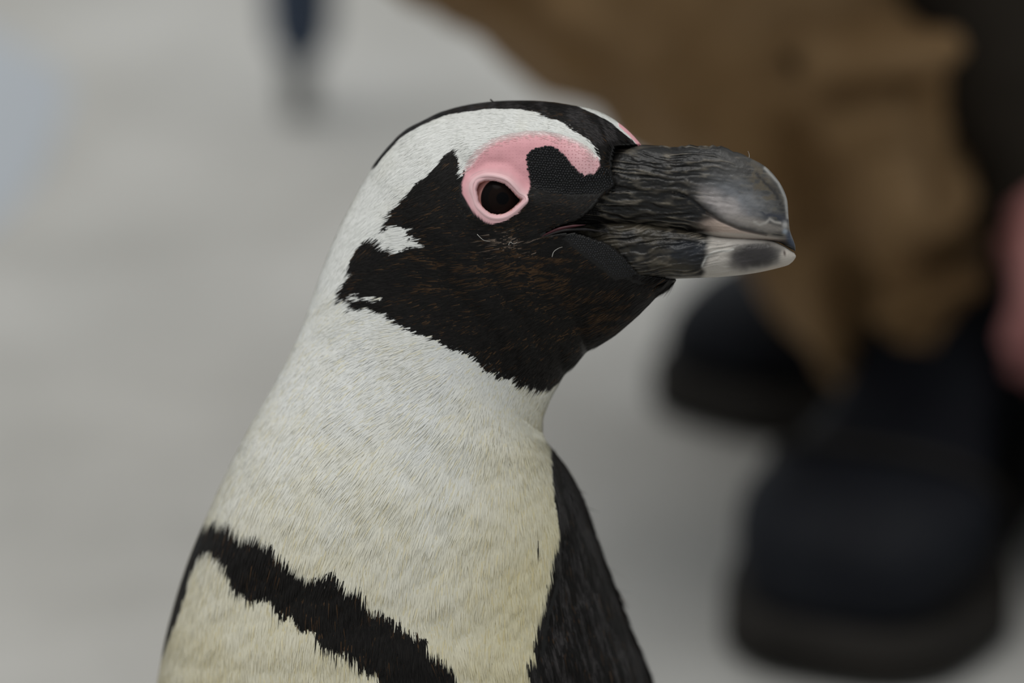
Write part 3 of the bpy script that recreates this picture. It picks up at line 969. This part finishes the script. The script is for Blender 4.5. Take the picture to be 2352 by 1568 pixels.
# ------------------------------------------------------------------ eye
EC = (1148.0, 457.0)
ER = 0.0086
w_eye = wsurf([1060, 1240, 1148, 1148], [450, 450, 380, 530], plain=True).mean()
eye_front = w_eye + 0.2
ec = at(EC[0], EC[1], eye_front - ER * 1000)
nu_, nv_ = 96, 64
V_, F_, C_ = [], [], []
viewv = CAM - ec; viewv /= np.linalg.norm(viewv)
ax = viewv + 0.10 * CR + 0.02 * CU; ax /= np.linalg.norm(ax)
b1 = np.cross(ax, CU); b1 /= np.linalg.norm(b1); b2 = np.cross(b1, ax)
vv, cc = [], []
for i in range(nv_):
    ph = math.pi * i / (nv_ - 1)
    bulge = 1.0 + 0.05 * math.exp(-(ph / 0.7) ** 2)
    for j in range(nu_):
        la = 2 * math.pi * j / nu_
        vv.append(ec + ER * bulge * (math.cos(ph) * ax + math.sin(ph) * (math.cos(la) * b1 + math.sin(la) * b2)))
        pr = math.sin(ph) * ER / PXM if ph < math.pi / 2 else 1e3      # radius in px
        if pr < 12.5: c = (0.0035, 0.0035, 0.004)
        elif pr < 30: c = (0.0095, 0.0062, 0.0052)
        elif pr < 44: c = (0.0065, 0.0052, 0.0050)
        elif pr < 47: c = (0.014, 0.009, 0.009)
        else: c = (0.48, 0.25, 0.22)
        cc.append(c)
eye = new_mesh('eye', np.array(vv), grid_faces(nv_, nu_), M_eye, penguin, colors=np.array(cc))
eye['label'] = 'dark brown eye'

# eyelid: swollen rim all round the opening, heavier above
nl, nc = 160, 20
O = smooth_closed(EYE_OPEN, nl)
cx, cy = O.mean(0)
tan_ = np.roll(O, -1, 0) - np.roll(O, 1, 0)
tan_ /= np.linalg.norm(tan_, axis=1)[:, None]
outw = np.column_stack([tan_[:, 1], -tan_[:, 0]])
if np.mean(np.sum(outw * (O - O.mean(0)), 1)) < 0: outw = -outw
up_f = smooth01((-(O[:, 1] - cy) / 40) + 0.25)                 # 1 on the upper lid
rim = 7.5 + 3.5 * up_f                                        # width px
rise = 0.55 + 0.55 * up_f                                       # mm
wO = wsurf(O[:, 0] + outw[:, 0] * rim * 1.5, O[:, 1] + outw[:, 1] * rim * 1.5)
for _ in range(6):
    wO = 0.25 * np.roll(wO, 1) + 0.5 * wO + 0.25 * np.roll(wO, -1)
lv, lc = [], []
for i in range(nl):
    for j in range(nc):
        f = j / (nc - 1)                      # 0 at inner edge deep, 1 at outer edge on the skin
        x = -2.0 + (rim[i] * 1.8 + 2) * f
        prof = (f / 0.3 if f < 0.3 else 0.5 + 0.5 * math.cos(math.pi * (f - 0.3) / 0.7))
        prof = prof * prof * (3 - 2 * prof)
        wloc = wO[i] - 3.2 * (1 - smooth01(np.array(f / 0.25))) + rise[i] * prof - 0.25 * f * f
        u0 = O[i, 0] + outw[i, 0] * x; v0 = O[i, 1] + outw[i, 1] * x
        lv.append(at(u0, v0, float(wloc)))
        base = np.array([0.76, 0.51, 0.515]) * (1 - f) + np.array([0.765, 0.465, 0.475]) * f
        if f < 0.12: base = np.array([0.60, 0.30, 0.27])
        lc.append(base)
lid = new_mesh('eyelid', np.array(lv), grid_faces(nl, nc, wrap=False), M_lid, penguin, colors=np.array(lc))
# close the strip
me = lid.data
bm = bmesh.new(); bm.from_mesh(me); bm.verts.ensure_lookup_table()
for j in range(nc - 1):
    bm.faces.new([bm.verts[(nl - 1) * nc + j], bm.verts[(nl - 1) * nc + j + 1], bm.verts[j + 1], bm.verts[j]]).smooth = True
bmesh.ops.recalc_face_normals(bm, faces=bm.faces[:])
bm.to_mesh(me); bm.free()
lid['label'] = 'pale pink eyelid rim'

# ------------------------------------------------------------------ gape line
gp = catmull(np.array([(1236, 549), (1258, 536), (1283, 526), (1310, 520), (1345, 516)], float), np.linspace(0, 4, 30))
gw_ = wsurf(gp[:, 0], gp[:, 1], plain=True)
gr_ = np.interp(np.arange(30), [0, 6, 15, 24, 29], [0.12, 0.3, 0.5, 0.4, 0.05]) * 0.001
v_, f_ = tube_mesh(at(gp[:, 0], gp[:, 1], gw_ - 0.15), gr_, 10)
gape = new_mesh('gape', v_, f_, M_gape, penguin)
gape['label'] = 'dark red corner of the mouth'
gp2 = catmull(np.array([(1230, 554), (1256, 541), (1284, 531), (1312, 527), (1350, 527), (1395, 534)], float), np.linspace(0, 5, 30))
v_, f_ = tube_mesh(at(gp2[:, 0], gp2[:, 1], wsurf(gp2[:, 0], gp2[:, 1], plain=True) - np.interp(np.arange(30), [0, 16, 22, 29], [0.1, 0.2, 0.9, 3.0])), np.interp(np.arange(30), [0, 6, 15, 22, 29], [0.12, 0.3, 0.45, 0.45, 0.08]) * 0.001, 10)
lip = new_mesh('gape_lip', v_, f_, mat_noise('lip_skin', (0.010, 0.009, 0.009), (0.030, 0.025, 0.025), 250, 0.5, spec=0.2), penguin)

# loose filaments of down caught in the plumage
for pth in ([(1096, 538), (1104, 546), (1112, 552), (1126, 554)], [(1268, 590), (1272, 578), (1283, 570), (1292, 567)], [(1720, 366), (1721, 356), (1718, 347)],
            [(1168, 563), (1172, 556), (1180, 560), (1188, 556)], [(1126, 228), (1134, 234), (1146, 238)]):
    q = catmull(np.array(pth, float), np.linspace(0, len(pth) - 1, 12))
    ww = np.full(12, 26.0) if pth[0][0] > 1700 else (np.full(12, 4.0) if pth[0][1] < 240 else wsurf(q[:, 0], q[:, 1]) + 1.2)
    v_, f_ = tube_mesh(at(q[:, 0], q[:, 1], ww), np.linspace(1, 0.4, 12) * 0.00014 * (2.0 if pth[0][1] < 240 else 0.8), 6)
    new_mesh('down_filament', v_, f_, M_hair if pth[0][1] < 240 else M_down, penguin)


# ------------------------------------------------------------------ flippers, feet, tail (below the frame)
def plate(outline_c, widths, thick, mat, name, parent, normal):
    """tapered flat limb: centre points, half widths, half thickness"""
    P = np.asarray(outline_c, float); n_ = len(P)
    T = np.gradient(P, axis=0); T /= np.linalg.norm(T, axis=1)[:, None]
    nn = np.asarray(normal, float)
    an = np.linspace(0, 2 * math.pi, 24, endpoint=False)
    vs_ = []
    for i in range(n_):
        s1 = np.cross(T[i], nn); s1 /= np.linalg.norm(s1); s2 = np.cross(s1, T[i])
        vs_.append(P[i] + np.cos(an)[:, None] * s1 * widths[i] + np.sin(an)[:, None] * s2 * thick[i])
    o = new_mesh(name, np.vstack(vs_), grid_faces(n_, 24), mat, parent)
    return o


M_dark = mat_noise('flipper_feathers', (0.010, 0.009, 0.009), (0.022, 0.020, 0.020), 120, 0.7, 0.4, 500, spec=0.15)
_fk = np.linspace(0, 1, 64)
FLW = 0.031 * np.sqrt(np.clip(1 - np.abs((_fk - 0.38) / np.where(_fk < 0.38, 0.385, 0.625)) ** 2.2, 0.002, 1))
FLT = 0.008 * np.sqrt(np.clip(1 - np.abs((_fk - 0.3) / np.where(_fk < 0.3, 0.305, 0.705)) ** 2, 0.004, 1))
fl = catmull(np.array([at(1300, 1660, -22), at(1400, 1840, -4), at(1470, 2080, -14), at(1480, 2320, -32), at(1470, 2480, -44)]), np.linspace(0, 4, 64))
plate(fl, FLW, FLT, M_dark, 'flipper', penguin, -CF)
fl = catmull(np.array([at(1050, 1690, -128), at(1100, 1850, -140), at(1140, 2080, -156), at(1160, 2320, -170), at(1160, 2480, -180)]), np.linspace(0, 4, 64))
plate(fl, FLW, FLT, M_dark, 'flipper', penguin, -CF)
bx, by = penguin.location.x, penguin.location.y
tl = np.array([(bx + .05, by + .01, .075), (bx + .09, by + .015, .045), (bx + .125, by + .02, .018), (bx + .14, by + .022, .010)])
plate(catmull(tl, np.linspace(0, 3, 12)), np.interp(np.arange(12), [0, 8, 11], [.035, .022, .006]), np.interp(np.arange(12), [0, 11], [.02, .003]), M_dark, 'tail', penguin, (0.3, 0, 1))
for k, oy in enumerate((-0.045, 0.045)):
    fx, fy = bx - 0.005, by + oy
    vv, ff_ = [], []
    hd = Vector((-0.92, -0.35, 0)).normalized(); sdv = Vector((-hd.y, hd.x, 0))
    nrow, ncol = 14, 25
    for i in range(nrow):
        t_ = i / (nrow - 1)
        for j in range(ncol):
            q = -1 + 2 * j / (ncol - 1)
            toe = abs(math.cos(q * math.pi))
            hw_ = 0.012 + 0.030 * t_
            ln = 0.085 * t_ * (1 - 0.10 * (1 - toe) * t_ - 0.06 * q * q)
            p = Vector((fx, fy, 0)) + hd * (ln - 0.02) + sdv * q * hw_
            z = 0.004 + (0.012 * (1 - t_) + 0.007) * toe ** 3 + 0.010 * (1 - t_)
            vv.append((p.x, p.y, z))
    nb = len(vv)
    vv += [(x, y, 0.001) for x, y, z in vv]
    top = grid_faces(nrow, ncol, wrap=False)
    fa = [tuple(q) for q in top] + [tuple(q[::-1] + nb) for q in top]
    bd = [j for j in range(ncol)] + [i * ncol + ncol - 1 for i in range(1, nrow)] + [(nrow - 1) * ncol + j for j in range(ncol - 2, -1, -1)] + [i * ncol for i in range(nrow - 2, 0, -1)]
    for q in range(len(bd)):
        a0, b0 = bd[q], bd[(q + 1) % len(bd)]
        fa.append((b0, a0, a0 + nb, b0 + nb))
    fo = new_mesh('foot', np.array(vv), fa, M_foot, penguin)
    v_, f_ = tube_mesh(np.array([(fx, fy, .012), (fx, fy, .04), (fx, fy * 1.0, .085)]), [.012, .015, .024], 16)
    lg = new_mesh('leg', v_, f_, M_foot, penguin)


# ==================================================================
#                        CROUCHING PERSON
# ==================================================================
def merge_parts(parts):
    vs_, fs_, o_ = [], [], 0
    for v_, f_ in parts:
        vs_.append(np.asarray(v_)); fs_ += [tuple(int(x) + o_ for x in f) for f in f_]; o_ += len(v_)
    return np.vstack(vs_), fs_


def ball(c, r, n1=12, n2=18):
    r = np.broadcast_to(np.asarray(r, float), (3,))
    vs_ = [];
    for i in range(n1):
        ph = math.pi * (i + 0.5) / n1
        for j in range(n2):
            la = 2 * math.pi * j / n2
            vs_.append(np.asarray(c) + r * np.array([math.sin(ph) * math.cos(la), math.sin(ph) * math.sin(la), math.cos(ph)]))
    fs_ = [tuple(q) for q in grid_faces(n1, n2)]
    fs_.append(tuple(range(n2))); fs_.append(tuple(range((n1 - 1) * n2, n1 * n2))[::-1])
    return np.array(vs_), fs_


def limb(pts, rads, n=24, nseg=24):
    P = catmull(np.asarray(pts, float), np.linspace(0, len(pts) - 1, n))
    r = np.interp(np.linspace(0, len(pts) - 1, n), np.arange(len(pts)), rads)
    v_, f_ = tube_mesh(P, r, nseg)
    return merge_parts([(v_, f_), ball(P[0], r[0] * 0.98), ball(P[-1], r[-1] * 0.98)])


def fused(name, parts, voxel, mat, parent, smooth_it=6, disp=None):
    v_, f_ = merge_parts(parts)
    o = new_mesh(name, v_, f_, mat, parent)
    bmx = bmesh.new(); bmx.from_mesh(o.data); bmesh.ops.recalc_face_normals(bmx, faces=bmx.faces[:]); bmx.to_mesh(o.data); bmx.free()
    rm = o.modifiers.new('fuse', 'REMESH'); rm.mode = 'VOXEL'; rm.voxel_size = voxel; rm.use_smooth_shade = True
    sm = o.modifiers.new('soft', 'SMOOTH'); sm.iterations = smooth_it; sm.factor = 0.5
    if disp:
        tx = bpy.data.textures.new(name + '_folds', 'CLOUDS'); tx.noise_scale = disp[1]
        dm = o.modifiers.new('folds', 'DISPLACE'); dm.texture = tx; dm.strength = disp[0]; dm.mid_level = 0.5
    return o


near_toe = ground(1895, 1570)
near_ank_y = near_toe[1] + 0.215
far_toe = ground(1543, 882)
person = empty('person', (near_toe[0] + 0.15, near_toe[1] + 0.3, 0))
tag(person, 'crouching person in brown trousers and black boots behind the penguin', 'person')

# near leg: hem at the ankle, shin leaning forward to a knee above the frame
Ya = near_ank_y
legc = [(2054, 872, 0.0, .036), (2038, 720, -.005, .050), (1972, 480, -.02, .064), (1865, 240, -.045, .070), (1670, 20, -.065, .075), (1390, -200, -.085, .079), (1090, -400, -.10, .080)]
LP = [at_y(a0, b0, Ya + c0) for a0, b0, c0, r0 in legc]
LR = [r0 for *_, r0 in legc]
knee = LP[-1]
hip = knee + np.array([0.42, 0.20, 0.02])
thigh = [knee, knee + np.array([0.16, 0.06, 0.0]), knee + np.array([0.30, 0.13, 0.0]), hip]
# far leg
fd_ = np.array([-0.93, 0.37, 0.0]); fd_ /= np.linalg.norm(fd_)
far_ank = far_toe - fd_ * 0.215 + np.array([0, 0, .10])
fknee = far_ank + np.array([-0.16, -0.04, 0.36])
fhip = hip + np.array([0.04, 0.20, 0.0])
parts = [limb(LP, LR, 40, 40), limb(thigh, [.086, .098, .106, .115], 20, 32),
         limb([far_ank, far_ank * .5 + fknee * .5 + np.array([.01, .02, 0]), fknee], [.045, .068, .082], 24, 28),
         limb([fknee, fknee * .5 + fhip * .5 + np.array([0, 0, -.02]), fhip], [.082, .098, .112], 20, 28),
         ball((hip + fhip) / 2 + np.array([.05, 0, .02]), (.15, .18, .14))]


def crease(pts, rad, Yoff):
    """raised fold lying on the near shin; picks its depth from the leg surface"""
    out = []
    for (a0, b0) in pts:
        # nearest centre point of the shin in the picture
        best = None
        P = catmull(np.array(LP), np.linspace(0, len(LP) - 1, 80)); rr_ = np.interp(np.linspace(0, len(LP) - 1, 80), np.arange(len(LP)), LR)
        r = ray(a0, b0); r = r / np.linalg.norm(r)
        tt = (P - CAM) @ r
        dd = np.linalg.norm(CAM + tt[:, None] * r - P, axis=1) - rr_
        j = int(np.argmin(dd))
        off = max(rr_[j] ** 2 - (dd[j] + rr_[j]) ** 2, 1e-5) ** 0.5
        out.append(CAM + r * (tt[j] - off + Yoff))
    return limb(out, rad, 16, 12)


parts += [crease([(1860, 110), (1960, 150), (2060, 160), (2120, 130)], [.012, .030, .030, .012], -.018),
          crease([(1960, 250), (2040, 330), (2080, 440), (2060, 560)], [.012, .034, .036, .016], -.016),
          crease([(1925, 640), (1915, 720), (1930, 790)], [.012, .018, .014], .002),
          crease([(2020, 760), (2090, 720), (2180, 660)], [.012, .030, .014], -.014),
          crease([(1300, 30), (1420, 120), (1540, 250)], [.010, .016, .010], .0)]
trousers = fused('trousers', parts, 0.0055, M_trousers, person, 7, (0.034, 0.075))
# bake the fused cloth and press deep soft folds into the near shin
dg = bpy.context.evaluated_depsgraph_get()
baked = bpy.data.meshes.new_from_object(trousers.evaluated_get(dg))
trousers.modifiers.clear()
trousers.data = baked
tn = len(baked.vertices)
tco = np.empty(tn * 3, np.float32); baked.vertices.foreach_get('co', tco); tco = tco.reshape(-1, 3).astype(float)
tno = np.empty(tn * 3, np.float32); baked.vertices.foreach_get('normal', tno); tno = tno.reshape(-1, 3).astype(float)
shift0 = np.array(trousers.matrix_parent_inverse.to_translation()) + np.array(person.location)
rel = tco + shift0 - CAM
dep = rel @ CF
tpx = W / 2 + FPX * (rel @ CR) / dep; tpy = H_PX / 2 - FPX * (rel @ CU) / dep
facing = np.clip(-(tno @ CF) * 1.6, 0, 1)
fold = 0
for pts_, amp_, wid_ in (([(1800, 95), (1930, 140), (2080, 150), (2150, 120)], .020, 42), ([(1930, 220), (2020, 215), (2120, 215)], -.020, 40),
                         ([(1930, 270), (2030, 360), (2075, 460), (2050, 570)], .018, 60), ([(1820, 330), (1890, 470), (1900, 590), (1960, 680)], -.020, 60),
                         ([(2180, 250), (2200, 400), (2170, 540)], -.018, 60), ([(1875, 640), (1890, 740), (1915, 820)], .014, 42),
                         ([(2040, 720), (2110, 690), (2200, 640)], .018, 42), ([(1985, 740), (2020, 800), (2100, 790), (2200, 740)], -.016, 40),
                         ([(1150, 20), (1300, 110), (1430, 200)], -.012, 45), ([(1300, 20), (1420, 100), (1560, 240)], .012, 50)):
    fold = fold + amp_ * np.exp(-(d_line(pts_, tpx, tpy) / wid_) ** 2)
near_leg = tco[:, 1] + shift0[1] < LP[0][1] + 0.03
tco = tco + tno * (fold * facing * near_leg)[:, None]
baked.vertices.foreach_set('co', tco.astype(np.float32).ravel())
baked.polygons.foreach_set('use_smooth', np.ones(len(baked.polygons), dtype=bool))
baked.update()
trousers['label'] = 'loose brown trousers with soft folds'


def boot(toe, heading, scale, name_label):
    """boot with its toe end at toe on the floor"""
    hd = np.array([heading[0], heading[1], 0.0]); hd /= np.linalg.norm(hd)
    sd_ = np.array([-hd[1], hd[0], 0.0])
    org = np.array([toe[0], toe[1], 0.0])

    def loc(x, y, z):     # x across, y back from the toe, z up
        return org + sd_ * x * scale - hd * y * scale + np.array([0, 0, z * scale])
    # upper: sections along the foot
    rows = [(0.002, .024, .026, .044), (0.012, .042, .024, .062), (0.035, .054, .024, .076), (0.065, .058, .024, .082), (0.10, .047, .024, .088),
            (0.14, .038, .024, .106), (0.175, .037, .024, .135), (0.21, .039, .024, .150), (0.25, .040, .024, .150), (0.285, .038, .024, .130), (0.300, .024, .026, .10)]
    RR = catmull(np.array(rows), np.linspace(0, len(rows) - 1, 60))
    an = np.linspace(0, 2 * math.pi, 40, endpoint=False)
    vs_ = []
    for y, hw_, z0, z1 in RR:
        for q in an:
            cx_ = math.copysign(abs(math.cos(q)) ** 0.75, math.cos(q)); sz = math.copysign(abs(math.sin(q)) ** 0.75, math.sin(q))
            vs_.append(loc(hw_ * cx_, y, (z0 + z1) / 2 + (z1 - z0) / 2 * sz))
    fs_ = [tuple(q) for q in grid_faces(60, 40)] + [tuple(range(40)), tuple(range(59 * 40, 60 * 40))[::-1]]
    shaft = limb([loc(0, .225, .10), loc(0, .228, .16), loc(0, .232, .22)], [.041 * scale, .043 * scale, .044 * scale], 12, 24)
    bt = fused('boot', [(np.array(vs_), fs_), shaft], 0.004, M_boot, person, 5)
    bt['label'] = name_label
    # welted sole
    out = [(0, -.006), (.028, -.003), (.049, .012), (.060, .04), (.064, .075), (.052, .11), (.043, .15), (.041, .19), (.045, .24), (.044, .285), (.028, .31), (0, .316)]
    out = out + [(-x, y) for x, y in out[-2:0:-1]]
    O_ = smooth_closed(out, 72)
    cen_ = O_.mean(0)
    lay_ = []
    for f, z in ((.93, .0005), (1.0, .004), (1.0, .022), (.97, .028), (.7, .029)):
        for x, y in O_:
            xx, yy = cen_ + (np.array([x, y]) - cen_) * f
            lay_.append(loc(xx, yy, z))
    fs2 = [tuple(q) for q in grid_faces(5, 72)] + [tuple(range(72))[::-1], tuple(range(4 * 72, 5 * 72))]
    so = new_mesh('sole', np.array(lay_), fs2, M_sole, bt)
    so.matrix_parent_inverse = Matrix.Identity(4)
    # toe cap seam
    sm_ = []
    for q in np.linspace(0.02, math.pi - 0.02, 24):
        y, hw_, z0, z1 = catmull(np.array(rows), np.array([3.6]))[0]
        sm_.append(loc((hw_ + .0015) * math.copysign(abs(math.cos(q)) ** .75, math.cos(q)), y - .02 * math.sin(q), (z0 + z1) / 2 + (z1 - z0) / 2 * math.sin(q) ** .75 + .0015))
    v_, f_ = tube_mesh(np.array(sm_), .0028, 8, flat=(hd[0], hd[1], 0.05))
    se = new_mesh('seam', v_, f_, M_sole, bt)
    se.matrix_parent_inverse = Matrix.Identity(4)
    return bt


near_ank = at_y(2270, 850, Ya)
hdg = np.array([near_toe[0] - near_ank[0], near_toe[1] - (near_ank[1] + 0.03)])
boot(near_toe, hdg, 1.06, 'black boot pointing at the camera')
boot(far_toe, fd_, 0.95, 'black boot pointing left')

# jacket: unseen torso bent over the thighs to shade the floor, sleeve down to the hand
pel = (hip + fhip) / 2
chest = pel + np.array([-0.26, -0.14, 0.24])
should = pel + np.array([-0.40, -0.22, 0.31])
s_near = should + np.array([0.02, -0.19, 0.0]); s_far = should + np.array([-0.02, 0.19, 0.0])
hand_y = Ya - 0.085
wrist = at_y(2430, 420, hand_y + 0.02)
elbow = at_y(2060, -560, hand_y + 0.05)  # dark sleeve laid here to stand in for the shaded trousers
f_wrist = fknee + np.array([-0.02, 0.02, 0.12])
f_elb = s_far * 0.5 + f_wrist * 0.5 + np.array([0.02, 0.06, -0.06])
jk = [limb([pel + np.array([.06, 0, .02]), pel * .5 + chest * .5 + np.array([.05, 0, 0]), chest, should], [.15, .155, .165, .12], 24, 32),
      limb([s_near, elbow, elbow * .5 + wrist * .5, wrist], [.075, .062, .056, .042], 28, 24), limb([s_far, f_elb, f_wrist], [.075, .055, .040], 24, 24),
      limb([s_far, should, s_near], [.085, .11, .085], 16, 24)]
jacket = fused('jacket', jk, 0.008, M_jacket, person, 6, (0.014, 0.07))
jacket['label'] = 'dark jacket'

# head and neck (skin), hair
neck0 = should + np.array([-.03, 0, .06]); headc = should + np.array([-.10, -.02, .22])
hp = [limb([neck0, headc + np.array([.02, 0, -.06])], [.055, .052], 8, 20), ball(headc, (.095, .075, .115), 20, 28),
      ball(headc + np.array([-.055, 0, -.055]), (.045, .048, .045)), limb([headc + np.array([-.09, 0, .02]), headc + np.array([-.115, 0, -.02])], [.008, .015], 6, 12),
      ball(headc + np.array([.0, .078, -.01]), (.018, .010, .030)), ball(headc + np.array([.0, -.078, -.01]), (.018, .010, .030)),
      limb([headc + np.array([-.096, -.025, -.058]), headc + np.array([-.102, 0, -.056]), headc + np.array([-.096, .025, -.058])], [.004, .008, .004], 8, 10)]
head = fused('head', hp, 0.005, M_face, person, 4)
hair = fused('hair', [ball(headc + np.array([.018, 0, .03]), (.098, .085, .105), 20, 28)], 0.006, M_hair, head, 3, (0.01, 0.02))
hair.matrix_parent_inverse = Matrix.Identity(4)
for sy in (-1, 1):
    v_, f_ = ball(headc + np.array([-.084, sy * .033, .008]), .011)
    ey = new_mesh('eye', v_, f_, M_hair, head); ey.matrix_parent_inverse = Matrix.Identity(4)


# hand hanging at the right edge: palm, four fingers, thumb
def hp_(px, py, dy=0.0):
    return at_y(px - 4, py - 14, hand_y + dy)


fin = [limb([wrist, hp_(2490, 430, .02), hp_(2470, 540, .01)], [.028, .034, .038], 12, 20),
       limb([hp_(2440, 480, .0), hp_(2520, 520, .02)], [.028, .026], 8, 16),
       limb([hp_(2480, 400, .0), hp_(2412, 510, -.012), hp_(2384, 620, -.018), hp_(2372, 720, -.016), hp_(2338, 792, -.01)], [.016, .0135, .0115, .0105, .0088], 18, 14),
       limb([hp_(2440, 560, .0), hp_(2418, 700, -.008), hp_(2396, 800, -.004), hp_(2352, 850, .006)], [.012, .0105, .0098, .0085], 16, 14),
       limb([hp_(2478, 570, .01), hp_(2470, 720, .006), hp_(2448, 830, .010), hp_(2400, 885, .018)], [.012, .0105, .0098, .0085], 16, 14),
       limb([hp_(2515, 560, .02), hp_(2520, 710, .02), hp_(2500, 815, .022), hp_(2455, 870, .03)], [.0115, .010, .0095, .008], 16, 14),
       limb([hp_(2548, 540, .03), hp_(2560, 660, .032), hp_(2548, 750, .034), hp_(2510, 800, .04)], [.0105, .009, .0085, .0072], 16, 14)]
hand = fused('hand', fin, 0.0022, M_hand, person, 3)
hand['label'] = 'pinkish hand hanging beside the knee'
other = hand.copy(); col.objects.link(other)
other.location = Vector(hand.location) + Vector(f_wrist - wrist)
other['label'] = 'hand at the far knee'

# ==================================================================
#              small things on the floor behind
# ==================================================================
# black soft bag at the right edge, behind the front boot
bg0 = ground(2700, 1400)
bp_ = [ball(bg0 + np.array([.0, .03, .065]), (.068, .085, .06), 20, 28), ball(bg0 + np.array([.01, .06, .085]), (.055, .06, .05), 16, 24)]
bag = fused('cloth_bag', bp_, 0.006, M_bag, None, 4, (0.02, 0.06))
tag(bag, 'black soft bag, badly out of focus, right of the front boot', 'bag')
hndl = catmull(np.array([bg0 + np.array([-.02, .06, .12]), bg0 + np.array([-.01, .07, .17]), bg0 + np.array([.03, .07, .17]), bg0 + np.array([.04, .06, .12])]), np.linspace(0, 3, 20))
v_, f_ = tube_mesh(hndl, .007, 10)
hh = new_mesh('handle', v_, f_, M_bag, bag); hh.matrix_parent_inverse = Matrix.Identity(4)

# slim blue folded umbrella standing on its grey tip at the top left
ug = ground(688, 268)
umb = empty('folded_umbrella', ug)
tag(umb, 'slim dark blue folded umbrella on a grey tip, blurred at top left', 'umbrella')


def up_at(py):
    # point above the foot that falls on picture row py
    z = 0.0
    for _ in range(40):
        p = np.array([ug[0], ug[1], z]); d = p - CAM
        y_ = H_PX / 2 - FPX * (d @ CU) / (d @ CF)
        z += (y_ - py) / FPX * (d @ CF) / CU[2]
    return z


z1, z2, z3 = up_at(150), up_at(60), up_at(-40)
v_, f_ = tube_mesh(np.array([(ug[0], ug[1], 0.0), (ug[0], ug[1], 0.004), (ug[0] - .0005, ug[1], z1 + .02)]), [.008, .0098, .0105], 16, flat=(0, -1, 0.01))
ft = new_mesh('ferrule', v_, f_, M_metal, umb)
zz = np.array([z1 - .004, z1 + .006, (z1 + z2) / 2, z2, z3, z3 + .15, z3 + .30, z3 + .40, z3 + .42])
rr_ = np.array([.006, .010, .0165, .0195, .0205, .026, .028, .022, .008])
zi = np.linspace(0, 8, 80); Z = np.interp(zi, np.arange(9), zz); Rr = np.interp(zi, np.arange(9), rr_)
an = np.linspace(0, 2 * math.pi, 64, endpoint=False)
cv = []
for z, r in zip(Z, Rr):
    rr2 = r * (1 + 0.14 * np.abs(np.sin(4 * an + z * 6)) - 0.07)
    cv.append(np.column_stack([ug[0] + .0015 + rr2 * np.cos(an), ug[1] + rr2 * np.sin(an), np.full(64, z)]))
cn = new_mesh('canopy', np.vstack(cv), grid_faces(80, 64), M_blue, umb)
hd_ = np.array([(ug[0], ug[1], Z[-1] - .01), (ug[0], ug[1], Z[-1] + .10), (ug[0], ug[1], Z[-1] + .15), (ug[0] + .02, ug[1], Z[-1] + .175), (ug[0] + .045, ug[1], Z[-1] + .165), (ug[0] + .052, ug[1], Z[-1] + .13)])
v_, f_ = tube_mesh(catmull(hd_, np.linspace(0, 5, 30)), .0085, 12, flat=(0, -1, 0.01))
new_mesh('handle', v_, f_, M_sole, umb)
